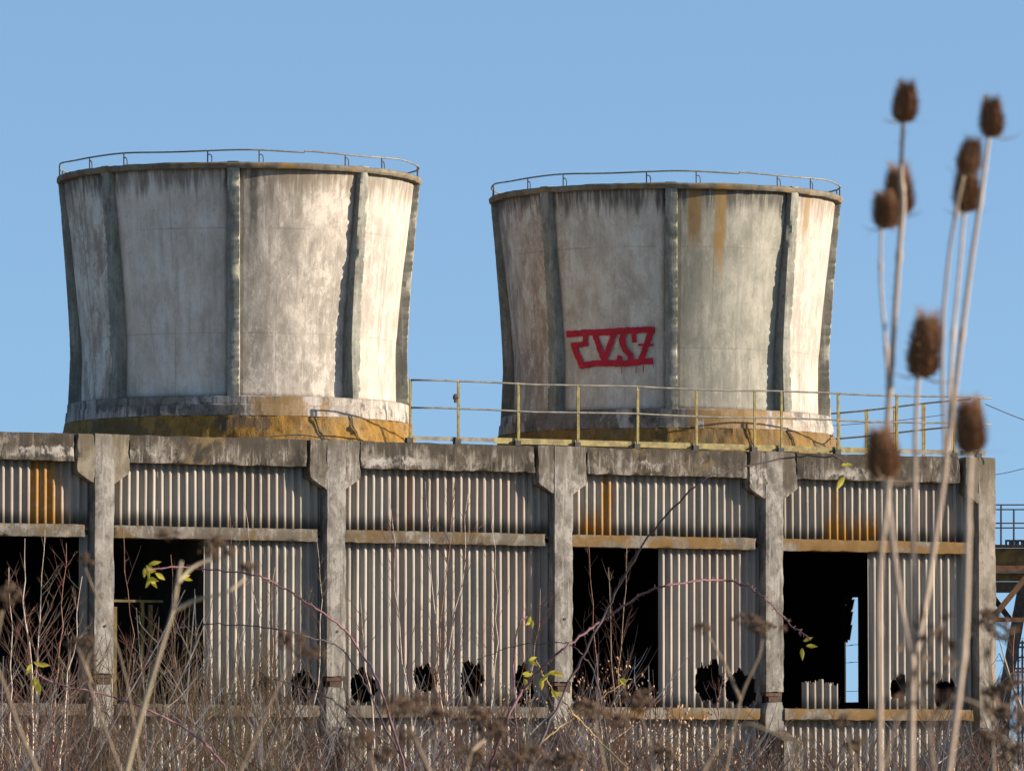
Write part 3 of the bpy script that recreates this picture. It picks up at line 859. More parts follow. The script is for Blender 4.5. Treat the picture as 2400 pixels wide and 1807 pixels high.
for k in range(8):
    b = 0.9 + 1.2 * k
    q = MB(); q.box(9.70, 9.73, b - 0.05, b - 0.02, -0.05, Z(8.59) - ZT); q.box(9.70, 9.73, b + 0.03, b + 0.06, -0.05, Z(8.57) - ZT)
    q.build('post', M['yellow_steel'], rl)
q = MB(); q.box(S0 - 0.02, s_at(1160, .15), 0.185, 0.20, 0.06, 0.14); q.build('kick_plate', M['grey_rail'], rl)
q = MB(); q.box(s_at(1160, .15), s_at(2070, .15), 0.19, 0.21, 0.035, 0.15); q.build('kick_plate', M['yellow_steel'], rl)
q = MB(); q.box(s_at(2070, .15), s_at(2316, .15), 0.20, 0.23, 0.05, 0.15); q.build('kick_plate', M['grey_rail'], rl)

q = MB(); sj = s_at(1072, 0.15); q.box(sj - 0.07, sj - 0.03, 0.10, 0.17, Z(8.16) - ZT, Z(8.34) - ZT); q.tube([(sj - 0.09, 0.13, Z(8.27) - ZT), (sj - 0.02, 0.13, Z(8.27) - ZT)], 0.055, 8); q.build('junction_box', M['dark_steel'], rl)

# black cable lying at the foot of the left tower
q = MB()
q.tube(smooth_path([BM @ Vector((s_at(px, 0.9), 0.9 + 0.1 * math.sin(k), ZT + dz)) for k, (px, dz) in enumerate(((470, -0.02), (560, 0.03), (640, 0.10), (705, 0.14), (745, 0.09), (800, 0.02), (840, -0.03)))], 4), 0.012, 5)
tag(q.build('cable', M['dark_steel']), 'thin black cable lying along the mossy foot of the left tower', 'cable')

# ------------------------------------------------------------------ steel gantry beyond the building's right end
GD = 172.0
ga = empty('steel_gantry', at(2460, 1800, GD))
ga.location.z = 0
tag(ga, 'rusty steel gantry with railed deck seen past the right end of the building', 'gantry')
gl = lambda px, py, d=0.0: at(px, py, GD + d) - ga.location
def gpart(name, m, *beams):
    q = MB()
    for a, b, w, h in beams: q.beam(a, b, w, h)
    return q.build(name, m, ga)
gpart('deck_girder', M['ochre_steel'], (gl(2250, 1313), gl(2700, 1313), 0.12, 0.62))
gpart('flange', M['rust'], (gl(2250, 1280), gl(2700, 1280), 0.42, 0.07))
gpart('flange', M['rust_orange'], (gl(2250, 1333, -0.1), gl(2700, 1333, -0.1), 0.5, 0.16))
gpart('lower_girder', M['ochre_steel'], (gl(2250, 1352), gl(2700, 1352), 0.12, 0.22))
gpart('bottom_chord', M['dark_steel'], (gl(2250, 1376, 1.0), gl(2700, 1376, 1.0), 0.8, 0.26))
gpart('brace', M['rust_orange'], (gl(2328, 1446, -0.4), gl(2420, 1334, -0.4), 0.14, 0.14))
gpart('brace', M['dark_steel'], (gl(2322, 1392, 1.2), gl(2366, 1450, 1.2), 0.14, 0.14))
gpart('tie_beam', M['rust_orange'], (gl(2250, 1452, -0.2), gl(2700, 1452, -0.2), 0.2, 0.11))
gpart('leg', M['dark_steel'], (gl(2398, 1385, 0.6), gl(2352, 1640, 0.6), 0.30, 0.30))
gpart('leg', M['dark_steel'], (gl(2352, 1640, 0.6), (gl(2335, 1800, 0.6).x, 0.6, 0.0), 0.34, 0.34))
gpart('leg', M['dark_steel'], (gl(2620, 1385, 0.6), (gl(2640, 1800, 0.6).x, 0.6, 0.0), 0.34, 0.34))
gpart('hanger', M['dark_steel'], (gl(2398, 1390, 0.3), gl(2384, 1446, 0.3), 0.26, 0.26))
for py, dd_ in ((1183, 0), (1226, 0), (1194, 2.6), (1237, 2.6)):
    gpart('hand_rail', M['wire'], (gl(2250, py, dd_), gl(2700, py, dd_), 0.035, 0.035))
for px in (2346, 2455, 2560):
    gpart('rail_post', M['wire'], (gl(px, 1182, 0), gl(px, 1278, 0), 0.045, 0.045))
    gpart('rail_post', M['wire'], (gl(px + 30, 1193, 2.6), gl(px + 30, 1282, 2.6), 0.045, 0.045))
for px in (2358, 2372, 2386, 2400, 2420):
    gpart('clamp', M['dark_steel'], (gl(px, 1267), gl(px + 9, 1267), 0.1, 0.05), (gl(px, 1276), gl(px, 1265), 0.05, 0.05), (gl(px + 9, 1276), gl(px + 9, 1265), 0.05, 0.05))
for py in (1506, 1516, 1540, 1566, 1574, 1598):
    gpart('pipe', M['dark_steel'], (gl(2362, py, 6), gl(2600, py, 6), 0.05, 0.05))
for px in (2386, 2396, 2440):
    gpart('pipe_support', M['dark_steel'], (gl(px, 1500, 5.8), (gl(px, 1800, 5.8).x, 5.8, 0.0), 0.05, 0.05))

# overhead wires
def wire(pts, d, label):
    q = MB()
    P = smooth_path([at(px, py, d) for px, py in pts], 8)
    q.tube(P, 0.011, 5)
    tag(q.build('overhead_wire', M['wire']), label, 'wire', 'thin wires against the sky')
wire([(2309, 947), (2330, 956), (2400, 984), (2520, 1022)], 139.0, 'thin wire running down from the railing corner at the right')
wire([(2250, 1121), (2335, 1112), (2400, 1098), (2560, 1055)], 190.0, 'thin wire meeting the top of the right corner column')
wire([(1900, 1000), (1960, 997), (2100, 986), (2215, 972)], 200.0, 'faint thin wire seen through the side railing')
wire([(1700, 1530), (1980, 1513), (2015, 1510), (2330, 1498), (2500, 1494)], 210.0, 'upper wire crossing the slit of sky in the last opening')
wire([(1700, 1566), (1980, 1553), (2015, 1551), (2330, 1548), (2500, 1546)], 214.0, 'middle wire crossing the slit of sky in the last opening')
wire([(1700, 1628), (1980, 1620), (2015, 1619), (2330, 1612), (2500, 1610)], 218.0, 'lowest wire crossing the slit of sky in the last opening')

# ------------------------------------------------------------------ plants
M['bark'] = plain('pale_sapling_bark', (0.70, 0.59, 0.47), (0.42, 0.31, 0.22), 14.0, 0.8, stretch=(1, 1, 0.5))
M['twig'] = plain('reddish_twig', (0.42, 0.205, 0.125), (0.23, 0.11, 0.07), 6.0, 0.75)
M['twig_grey'] = plain('grey_brown_twig', (0.52, 0.37, 0.23), (0.27, 0.175, 0.105), 5.0, 0.8)
M['twig_olive'] = plain('olive_brown_stem', (0.36, 0.24, 0.10), (0.18, 0.115, 0.05), 5.0, 0.8)
M['twig_dark'] = plain('dark_brown_twig', (0.19, 0.105, 0.058), (0.09, 0.052, 0.032), 5.0, 0.8)
M['cane'] = plain('bramble_cane', (0.19, 0.085, 0.09), (0.105, 0.05, 0.055), 3.0, 0.6)
M['cane_dark'] = plain('dark_bramble_cane', (0.085, 0.055, 0.05), (0.05, 0.035, 0.032), 3.0, 0.6)
kl = NT('yellow_green_leaf')
lc_ = kl.mix(kl.ramp(kl.noise(kl.n('ShaderNodeTexCoord').outputs['Object'], 9.0, 4), 0.38, 0.62), (0.66, 0.52, 0.07), (0.52, 0.46, 0.06))
kl.done(lc_, 0.5, 0.3)
tr_ = kl.n('ShaderNodeBsdfTranslucent'); kl.link(lc_, tr_.inputs[0])
mx_ = kl.n('ShaderNodeMixShader'); mx_.inputs[0].default_value = 0.5
kl.link(kl.b.outputs[0], mx_.inputs[1]); kl.link(tr_.outputs[0], mx_.inputs[2]); kl.link(mx_.outputs[0], kl.out.inputs[0])
M['leaf'] = kl.m
M['dead_leaf'] = plain('dead_leaf', (0.46, 0.28, 0.155), (0.26, 0.145, 0.08), 4.0, 0.8)
M['straw'] = plain('straw_stalk', (0.44, 0.36, 0.23), (0.31, 0.245, 0.16), 25.0, 0.6, stretch=(1, 1, 0.15))
M['straw_brown'] = plain('brown_stalk', (0.27, 0.20, 0.13), (0.17, 0.12, 0.08), 30.0, 0.7)
M['umbel'] = plain('dry_umbel', (0.125, 0.076, 0.044), (0.06, 0.036, 0.022), 60.0, 0.85)
M['teasel'] = plain('teasel_head', (0.27, 0.14, 0.062), (0.12, 0.062, 0.031), 120.0, 0.8)
M['teasel_stem'] = plain('teasel_stem', (0.44, 0.34, 0.245), (0.29, 0.21, 0.155), 30.0, 0.6, stretch=(1, 1, 0.1))

def wander(p0, p1, n, amp, rg):
    """uneven path from p0 to p1"""
    p0, p1 = Vector(p0), Vector(p1)
    ax, ay = rg.uniform(-1, 1), rg.uniform(-1, 1)
    out, off = [], Vector((0, 0, 0))
    for i in range(n + 1):
        t = i / n
        if 0 < i < n: off = off * 0.75 + Vector((rg.gauss(0, amp), rg.gauss(0, amp), rg.gauss(0, amp * 0.2)))
        out.append(p0.lerp(p1, t) + off * (1 if 0 < i < n else 0.6) + Vector((ax, ay, 0)) * (amp * 2.2 * math.sin(math.pi * t)))
    return out

def twig(mb, p, d, length, r, rg, lev=0, up=0.25):
    """a shoot that bends upwards and forks"""
    n = 4 if lev else 5
    pts = [Vector(p)]
    d = d.normalized()
    for i in range(n):
        d = (d + Vector((rg.gauss(0, 0.10), rg.gauss(0, 0.10), up * 0.35 + rg.gauss(0, 0.05)))).normalized()
        pts.append(pts[-1] + d * length / n)
    mb.tube(pts, [r * (1 - 0.72 * i / n) for i in range(n + 1)], 3, False)
    if lev < 2:
        for k in range(rg.randint(1, 3) if lev == 0 else rg.randint(0, 2)):
            i = rg.randint(1, n - 1)
            side = Vector((rg.gauss(0, 1), rg.gauss(0, 1), 0)).normalized()
            twig(mb, pts[i], d * 0.8 + side * rg.uniform(0.45, 0.95), length * rg.uniform(0.3, 0.6), r * 0.55, rg, lev + 1, up)

def sapling(px, py, depth, label, seed, basepx=None, r0=0.017, nb=16, spread=1.0, m='bark', cat='sapling', group='bare saplings before the wall', mt='twig'):
    rg = random.Random(seed)
    top = at(px, py, depth)
    b = at(basepx if basepx is not None else px + rg.uniform(-40, 40), 1800, depth)
    base = Vector((b.x, depth + rg.uniform(-0.3, 0.3), -0.03))
    t = empty('sapling', base)
    tag(t, label, cat, group)
    H = top.z
    path = wander((0, 0, 0), top - base, 16, 0.016 * H * 0.35, rg)
    tm = MB(); tm.tube(path, [max(0.0045, r0 * (1 - 0.86 * i / 16)) for i in range(17)], 5)
    tm.build('trunk', M[m], t, True)
    cm = MB()
    for k in range(nb):
        tt = rg.uniform(0.30, 0.96)
        i = min(15, int(tt * 16))
        p = path[i].lerp(path[i + 1], tt * 16 - i)
        side = Vector((rg.gauss(0, 1), rg.gauss(0, 0.8), 0)).normalized()
        d = Vector((0, 0, 1)) + side * rg.uniform(0.35, 0.9) * spread
        L = (0.30 + 0.36 * H * (1 - tt)) * rg.uniform(0.5, 1.1)
        twig(cm, p, d, L, max(0.0068, r0 * 0.55 * (1 - tt * 0.6)), rg, 0)
    cm.build('crown', M[mt], t)
    return t

SAP = [
    (62, 1262, 104, 'bare sapling with forking twigs before the leftmost black opening, closest to the photo edge', 90, 0.03, 20, 1.2, 'bark'),
    (104, 1240, 108, 'tallest bare sapling before the leftmost black opening', 75, 0.026, 22, 1.1, 'bark'),
    (152, 1272, 106, 'bare reddish sapling just left of the leftmost whole column', 120, 0.024, 18, 1.2, 'twig'),
    (22, 1330, 96, 'short bare sapling at the far left photo edge', 30, 0.022, 18, 1.2, 'bark'),
    (196, 1350, 98, 'spreading bare sapling leaning against the leftmost whole column', 95, 0.026, 22, 1.5, 'bark'),
    (289, 1236, 108, 'thin dark upright shoot before the second black opening', 340, 0.016, 9, 0.8, 'twig'),
    (398, 1300, 104, 'slender sapling before the right half of the second black opening', 430, 0.018, 16, 1.0, 'twig'),
    (541, 1205, 110, 'tall thin shoot reaching the rail above the second opening', 590, 0.017, 12, 0.8, 'twig'),
    (566, 1172, 112, 'tallest thin shoot between the first two whole columns, touching the upper sheets', 620, 0.018, 14, 0.8, 'bark'),
    (655, 1330, 100, 'grey bare sapling left of the second whole column', 640, 0.02, 20, 1.2, 'twig_grey'),
    (737, 1262, 108, 'bare sapling just left of the second whole column base', 775, 0.02, 16, 1.0, 'bark'),
    (845, 1400, 96, 'low crooked sapling right of the second whole column', 905, 0.022, 20, 1.3, 'bark'),
    (913, 1165, 110, 'tall leaning sapling left in the unbroken sheeted bay', 1010, 0.022, 18, 0.9, 'bark'),
    (998, 1128, 112, 'tall straight sapling in the middle of the unbroken sheeted bay', 1040, 0.022, 20, 0.8, 'bark'),
    (1067, 1114, 112, 'tallest sapling before the unbroken sheeted bay, tip above the rail', 1000, 0.022, 22, 0.9, 'twig'),
    (1102, 1156, 110, 'forked pale sapling right of centre before the unbroken sheets', 1045, 0.024, 20, 0.9, 'bark'),
    (1164, 1180, 110, 'sapling at the right of the unbroken sheeted bay', 1150, 0.019, 16, 0.8, 'bark'),
    (1262, 1380, 100, 'thin sapling crossing the third whole column', 1215, 0.017, 14, 0.9, 'twig_grey'),
    (1380, 1271, 108, 'dark thin shoot at the left of the third black opening', 1430, 0.016, 10, 0.7, 'twig'),
    (1424, 1330, 106, 'thin shoot in the middle of the third black opening', 1470, 0.016, 12, 0.8, 'twig_grey'),
    (1468, 1282, 108, 'pale upright sapling at the right of the third black opening', 1455, 0.02, 18, 0.7, 'twig_grey'),
    (1690, 1560, 92, 'short sapling under the broken sheets left of the fourth whole column', 1660, 0.017, 14, 1.0, 'twig_grey'),
    (2310, 1500, 90, 'bare sapling crossing the right corner column', 2350, 0.018, 16, 1.1, 'twig'),
    (2385, 1470, 88, 'bare sapling at the far right photo edge', 2400, 0.018, 16, 1.1, 'twig'),
]
for k, (px, py, d, lab, bpx, r0, nb, sp, m) in enumerate(SAP):
    sapling(px, py, d, lab, 100 + k, bpx, r0, nb, sp, m, mt='twig_grey' if k % 3 == 1 else 'twig')

# uncountable thicket of thin stems in front of the wall
TOPX = [-60, 0, 100, 200, 300, 420, 560, 650, 750, 900, 1050, 1200, 1300, 1450, 1550, 1650, 1750, 1850, 1950, 2050, 2150, 2300, 2400, 2460]
TOPY = [1450, 1440, 1400, 1470, 1400, 1370, 1400, 1420, 1490, 1540, 1570, 1540, 1570, 1500, 1570, 1630, 1660, 1690, 1700, 1690, 1640, 1590, 1560, 1560]
def thicket(n, seed, m, r, lab, drange=(70, 118), lift=0, leanx=0.5, px0=-60, px1=2460, weight=None):
    rg = random.Random(seed)
    mb = MB()
    for k in range(n):
        px = rg.uniform(px0, px1)
        if weight and rg.random() > weight(px): continue
        d = rg.uniform(*drange)
        y0 = float(np.interp(px, TOPX, TOPY))
        py = y0 + (1830 - y0) * (rg.random() ** 0.75) * 0.95 + lift
        top = at(px, py, d)
        base = Vector((top.x + rg.gauss(0, leanx), d + rg.uniform(-0.5, 0.5), -0.02))
        path = wander(base, top, 6, 0.022, rg)
        mb.tube(path, [r * rg.uniform(0.7, 1.2) * (1 - 0.6 * i / 6) for i in range(7)], 3, False)
        for q in range(rg.randint(3, 6)):
            i = rg.randint(1, 5)
            side = Vector((rg.gauss(0, 1), rg.gauss(0, 1), 0)).normalized()
            twig(mb, path[i], Vector((0, 0, 1)) + side * rg.uniform(0.5, 1.5), rg.uniform(0.25, 0.95), r * 0.62, rg, 1)
    o = mb.build('undergrowth', M[m])
    tag(o, lab, 'undergrowth', None, 'stuff')
dense_left = lambda px: 1.0 if 380 < px < 760 or 1250 < px < 1620 else 0.55
thicket(300, 1, 'bark', 0.0150, 'thicket of pale bare stems before the wall', weight=dense_left, lift=-20, leanx=0.8)
thicket(250, 2, 'twig', 0.0125, 'thicket of reddish bare stems before the wall', leanx=0.9)
thicket(180, 3, 'twig_olive', 0.0115, 'olive brown bushy stems before the second bay', px0=200, px1=740, leanx=0.35)
thicket(130, 4, 'twig_grey', 0.0130, 'low grey brown thicket along the bottom of the photo', lift=40, leanx=1.3)
thicket(190, 6, 'dead_leaf', 0.0120, 'brown dead herb stems at the bottom middle', px0=1100, px1=2440, lift=25, leanx=0.5)
thicket(460, 8, 'twig_dark', 0.0160, 'dark scrub added at the foot of the wall to shade it', drange=(104, 121), lift=85, leanx=0.8)  # dark stems added low down for shading on and before the wall
thicket(180, 7, 'twig_dark', 0.0130, 'dark leafless scrub low before the wall', lift=60, leanx=1.0)
# withered leaves and seeds hanging in the thicket
rg = random.Random(9)
LV, LF = [], []
for k in range(1900):
    px = rg.gauss(1480, 200) if rg.random() < 0.7 else rg.uniform(1150, 2400)
    y0 = float(np.interp(px, TOPX, TOPY))
    py = y0 + 30 + (1830 - y0) * rg.random() ** 0.8
    p = at(px, py, rg.uniform(72, 116))
    s_ = rg.uniform(0.016, 0.036)
    a = rg.uniform(0, 6.28)
    u = Vector((math.cos(a), math.sin(a), rg.uniform(-0.5, 0.5))) * s_ * 0.45
    w = Vector((rg.gauss(0, 0.4), rg.gauss(0, 0.4), -1)).normalized() * s_ * 1.6
    o0 = len(LV)
    LV += [p, p + u + w * 0.4 + Vector((0, 0.01, 0)), p + w, p - u + w * 0.45]
    LF.append([o0, o0 + 1, o0 + 2, o0 + 3])
tag(mesh_obj('dead_leaves', LV, LF, M['dead_leaf']), 'withered brown leaves and seed keys hanging in the thicket', 'leaves', None, 'stuff')

# ---- bramble canes with a few leaves left
def leaflet(p, d, size, rg):
    d = d.normalized()
    s = d.cross(Vector((0, 1, 0.2)))
    if s.length < 0.1: s = Vector((1, 0, 0))
    s.normalize()
    nrm = s.cross(d)
    V = []
    for t, w in ((0, 0.02), (0.2, 0.13), (0.45, 0.18), (0.72, 0.11), (1.0, 0.0)):
        c = p + d * size * t + nrm * (-0.18 * size * t * t)
        V += [c - s * size * w + nrm * size * w * 0.35, c, c + s * size * w + nrm * size * w * 0.35]
    F = []
    for i in range(4):
        for j in range(2):
            a = i * 3 + j
            F.append([a, a + 1, a + 4, a + 3])
    return V, F

def bramble(pts, depth, r, label, seed, m='cane', leaves=(), thorn=True, droop=True):
    rg = random.Random(seed)
    n = len(pts)
    P = [at(px, py, depth + rg.uniform(-0.4, 0.4)) for px, py in pts]
    last = P[-1] if pts[-1][1] > pts[0][1] else P[0]
    g0 = Vector((last.x + rg.uniform(-0.3, 0.3), last.y, 0.0))
    rev = last is P[-1]
    root = empty('bramble', g0)
    tag(root, label, 'bramble', 'arching bramble canes')
    P = [p - g0 for p in (footed(g0, P[::-1], 7)[::-1] if rev else footed(g0, P, 7))]
    P = [p + Vector((rg.gauss(0, 0.004), rg.gauss(0, 0.01), rg.gauss(0, 0.004))) for p in P]
    k = len(P)
    tipend = 0 if rev else 1
    rad = [r * (0.45 + 0.55 * ((i / k) if tipend == 0 else (1 - i / k))) for i in range(k)]
    mb = MB(); mb.tube(P, rad, 6)
    if thorn:
        for i in range(2, k - 2):
            for _ in range(2):
                a = rg.uniform(0, 6.28)
                o = P[i].lerp(P[i + 1], rg.random())
                d = Vector((math.cos(a), math.sin(a) * 0.5, math.sin(a)))
                mb.tube([o, o + d * r * 2.6], [r * 0.5, r * 0.08], 3, False)
    mb.build('cane', M[m], root, True)
    for (lx, ly, cnt, size) in leaves:
        c = at(lx, ly, depth) - g0
        for q in range(cnt):
            a = rg.uniform(-2.6, 0.6)
            V, F = leaflet(c + Vector((rg.gauss(0, size * 0.25), rg.gauss(0, 0.02), rg.gauss(0, size * 0.25))), Vector((math.cos(a), rg.gauss(0, 0.3), math.sin(a))), size * rg.uniform(0.7, 1.25), rg)
            mesh_obj('leaf', V, F, M['leaf'], root, True)

BD = 44.0
bramble([(343, 1335), (427, 1328), (497, 1335), (596, 1347), (660, 1375), (720, 1412), (800, 1469), (840, 1520), (885, 1600), (945, 1780)], BD, 0.0085,
        'long arching bramble with yellow leaves at its tip before the second black opening', 1, leaves=[(345, 1330, 5, 0.075), (352, 1350, 6, 0.085), (430, 1352, 2, 0.085)])
bramble([(397, 1474), (497, 1462), (620, 1469), (727, 1492), (790, 1515), (830, 1560), (870, 1630), (905, 1710), (960, 1800)], BD + 2, 0.0075,
        'dark arching bramble below the leafy one, crossing the second whole column', 2, 'cane_dark')
bramble([(1900, 1497), (1845, 1454), (1790, 1400), (1740, 1369), (1682, 1358), (1600, 1366), (1519, 1385), (1419, 1450), (1356, 1494), (1290, 1545), (1230, 1610), (1190, 1680), (1150, 1790)], BD - 2, 0.0095,
        'high arching reddish bramble over the third opening, its tip before the last opening', 3, leaves=[(1882, 1505, 3, 0.07)])
bramble([(1985, 1085), (1942, 1069), (1845, 1074), (1693, 1107), (1617, 1150), (1519, 1259), (1443, 1389), (1380, 1510), (1313, 1640), (1240, 1800)], BD - 4, 0.0085,
        'long dark bramble reaching up to the roof beam before the fourth bay', 4, 'cane_dark', leaves=[(1987, 1098, 2, 0.09)], thorn=False)
bramble([(85, 1575), (109, 1593), (174, 1613), (258, 1630), (348, 1665), (422, 1700), (477, 1740), (526, 1790)], BD, 0.0085,
        'low reddish bramble with yellow green leaves at the left', 5, leaves=[(78, 1560, 4, 0.07), (82, 1590, 6, 0.075)])
bramble([(1120, 1545), (1210, 1513), (1297, 1506), (1331, 1509), (1360, 1528), (1400, 1600), (1430, 1790)], BD + 3, 0.0055,
        'thin dark bramble crossing the third whole column low down', 6, 'cane_dark', thorn=False)
bramble([(1234, 1446), (1215, 1465), (1203, 1557), (1207, 1650), (1215, 1790)], BD, 0.0075,
        'upright pinkish shoot with yellow leaves left of the third whole column', 7, leaves=[(1246, 1452, 4, 0.06), (1228, 1588, 3, 0.07)])
bramble([(1255, 1545), (1290, 1610), (1335, 1660), (1400, 1730), (1470, 1800)], BD + 1, 0.0080,
        'olive cane with hanging yellow leaves beneath the third whole column', 8, 'twig_olive', leaves=[(1282, 1580, 6, 0.08), (1297, 1625, 3, 0.07), (1240, 1550, 2, 0.06)])
bramble([(640, 1590), (752, 1626), (830, 1680), (920, 1750), (960, 1800)], BD + 4, 0.0075, 'dark cane sloping down below the second whole column', 9, 'cane_dark')
bramble([(1480, 1590), (1400, 1640), (1330, 1690), (1260, 1745), (1190, 1800)], BD + 2, 0.0070, 'olive cane sloping down to the left under the third opening', 10, 'twig_olive', leaves=[(1460, 1590, 2, 0.06)])

# ---- dead umbellifers close to the camera
def umbel_plant(stem, depth, r, heads, label, seed, m='straw_brown', branches=()):
    rg = random.Random(seed)
    depth, r = depth * 1.5, r * 1.5
    P = [at(px, py, depth) for px, py in stem]
    base = Vector((P[0].x + rg.uniform(-0.05, 0.05), depth, 0.0))
    root = empty('dead_umbellifer', base)
    tag(root, label, 'dead plant', 'blurred dead umbellifers close by')
    path = [p - base for p in footed(base, P, 6)]
    k = len(path)
    mb = MB(); mb.tube(path, [(r if m == 'straw' else r * 0.75) * (1 - 0.45 * i / k) for i in range(k)], 8)
    mb.build('stalk', M[m], root, True)
    for br in branches:
        q = MB(); bp = [at(px, py, depth + rg.uniform(-0.05, 0.05)) - base for px, py in br]
        bp = smooth_path(bp, 5)
        q.tube(bp, [r * 0.8 * (1 - 0.5 * i / len(bp)) for i in range(len(bp))], 6)
        q.build('branch', M[m], root, True)
    for (hx, hy, size) in heads:
        c = at(hx, hy, depth + rg.uniform(-0.06, 0.06)) - base
        R_ = size * depth / FPX
        hb = MB()
        node = c + Vector((0, 0, -R_ * 0.75))
        for q in range(10):
            a, e = rg.uniform(0, 6.28), rg.uniform(0.1, 1.2)
            tip = node + Vector((math.cos(a) * math.sin(e), math.sin(a) * math.sin(e), math.cos(e))) * R_ * rg.uniform(0.8, 1.3)
            mid = node.lerp(tip, 0.5) + Vector((0, 0, -0.06 * R_))
            hb.tube([node, mid, tip], [0.026 * R_, 0.022 * R_, 0.018 * R_], 3, False)
            for s in range(11):
                o = tip + Vector((rg.gauss(0, 0.16), rg.gauss(0, 0.16), rg.gauss(0, 0.11))) * R_
                z_ = rg.uniform(0.05, 0.11) * R_
                V = [o + Vector(v) * z_ for v in ((1, 0, 0), (-1, 0, 0), (0, 1, 0), (0, -1, 0), (0, 0, 1.5), (0, 0, -1.5))]
                hb.add(V, [[0, 2, 4], [2, 1, 4], [1, 3, 4], [3, 0, 4], [2, 0, 5], [1, 2, 5], [3, 1, 5], [0, 3, 5]])
        hb.build('umbel', M['umbel'], root)

umbel_plant([(296, 1812), (318, 1725), (348, 1620), (378, 1520), (405, 1432), (415, 1367), (425, 1315)], 7.4, 0.0028, [(500, 1285, 44), (395, 1250, 26), (585, 1330, 30)],
            'pale thick blurred stalk forking before the second black opening', 1, 'straw', [[(405, 1432), (460, 1406), (530, 1388), (575, 1355)], [(415, 1367), (450, 1330), (495, 1310)]])
umbel_plant([(90, 1812), (50, 1720), (15, 1620), (-10, 1540), (5, 1430)], 7.6, 0.0034, [(15, 1395, 44)], 'blurred brown stalk at the left photo edge', 2, 'straw_brown')
umbel_plant([(285, 1812), (240, 1690), (208, 1600), (205, 1545), (225, 1520)], 8.6, 0.0026, [(178, 1508, 26), (212, 1502, 24)], 'small blurred umbel before the leftmost whole column base', 3, 'straw_brown', [[(215, 1600), (190, 1540), (180, 1515)]])
umbel_plant([(330, 1812), (305, 1640), (270, 1500), (215, 1370), (200, 1330)], 9.5, 0.0022, [(195, 1312, 24)], 'faint thin umbel before the upper leftmost whole column', 4, 'straw_brown')
umbel_plant([(560, 1812), (610, 1700), (660, 1590), (690, 1540)], 8.0, 0.0030, [(690, 1500, 42), (730, 1530, 30)], 'pale brown blurred umbel left of the second whole column base', 5, 'straw_brown')
umbel_plant([(1010, 1812), (985, 1760), (965, 1710), (955, 1680)], 7.4, 0.0030, [(930, 1655, 50), (985, 1650, 52), (1040, 1672, 34), (955, 1730, 36)], 'broad dark brown umbel before the ledge under the unbroken sheets', 6, 'straw_brown', [[(985, 1760), (1020, 1710), (1040, 1690)]])
umbel_plant([(1090, 1812), (1105, 1760), (1120, 1720)], 7.8, 0.0028, [(1120, 1680, 46), (1165, 1705, 44), (1115, 1770, 40)], 'dark umbel with drooping heads right of the broad one', 7, 'straw_brown', [[(1105, 1760), (1140, 1730), (1165, 1720)]])
umbel_plant([(1420, 1812), (1405, 1740), (1395, 1690)], 8.2, 0.0026, [(1388, 1660, 42), (1330, 1785, 46)], 'blurred brown umbel below the third black opening, left one', 8, 'straw_brown')
umbel_plant([(1545, 1812), (1520, 1740), (1505, 1680)], 8.4, 0.0026, [(1500, 1640, 44), (1545, 1760, 40), (1455, 1690, 30)], 'blurred brown umbel below the third black opening, right one', 9, 'straw_brown')
umbel_plant([(1700, 1812), (1735, 1640), (1778, 1540), (1785, 1500)], 8.8, 0.0028, [(1755, 1448, 34), (1800, 1472, 36), (1650, 1470, 24)], 'faint blurred umbel beside the fourth whole column', 10, 'straw_brown', [[(1735, 1640), (1700, 1560), (1660, 1490)]])
umbel_plant([(1645, 1812), (1687, 1741), (1745, 1698), (1794, 1710), (1850, 1730), (1900, 1722)], 6.6, 0.0030, [], 'blurred pale stalk arching over at the bottom right of centre', 11, 'straw_brown')
umbel_plant([(2330, 1812), (2325, 1700), (2322, 1560), (2322, 1500)], 8.0, 0.0028, [(2318, 1450, 40), (2360, 1480, 34), (2350, 1620, 44), (2390, 1600, 40)], 'brown umbel before the right corner column', 12, 'straw_brown', [[(2325, 1700), (2350, 1650)], [(2325, 1700), (2385, 1630)]])

umbel_plant([(2380, 1812), (2372, 1740), (2365, 1700)], 7.6, 0.0028, [(2360, 1665, 46), (2395, 1690, 44), (2330, 1720, 38), (2385, 1760, 40)], 'dense brown umbel in the lower right corner of the photo', 13)
umbel_plant([(2010, 1812), (1995, 1760), (1985, 1720)], 8.6, 0.0024, [(1980, 1690, 30), (2010, 1740, 34)], 'small brown umbel left of the teasel stems at the bottom', 14)
umbel_plant([(880, 1812), (870, 1780), (868, 1760)], 7.9, 0.0024, [(868, 1735, 36), (905, 1765, 34)], 'small dark umbel below the broad one at the bottom', 15)
umbel_plant([(1240, 1812), (1245, 1790), (1250, 1775)], 7.5, 0.0024, [(1250, 1760, 40), (1205, 1785, 40)], 'dark umbel at the bottom edge under the third whole column', 16)

# ---- teasels
hV, hF = [], []
mbh = MB()
prof = [(0.0, 0.0), (0.30, 0.02), (0.42, 0.10), (0.49, 0.25), (0.50, 0.45), (0.46, 0.66), (0.37, 0.84), (0.22, 0.96), (0.0, 1.0)]
def prof_r(t):
    for (r0, t0), (r1, t1) in zip(prof[:-1], prof[1:]):
        if t0 <= t <= t1: return r0 + (r1 - r0) * (t - t0) / (t1 - t0)
    return 0.0
NS = 14
V, F = [], []
for j, (r_, t_) in enumerate(prof):
    for k in range(NS): V.append((0.43 * 2 * r_ / 2 * 2 * 0.5 * math.cos(6.2832 * k / NS) * 1.0, 0.43 * r_ * math.sin(6.2832 * k / NS), t_))
V = [(0.74 * prof[i // NS][0] * math.cos(6.2832 * (i % NS) / NS), 0.74 * prof[i // NS][0] * math.sin(6.2832 * (i % NS) / NS), prof[i // NS][1]) for i in range(len(prof) * NS)]
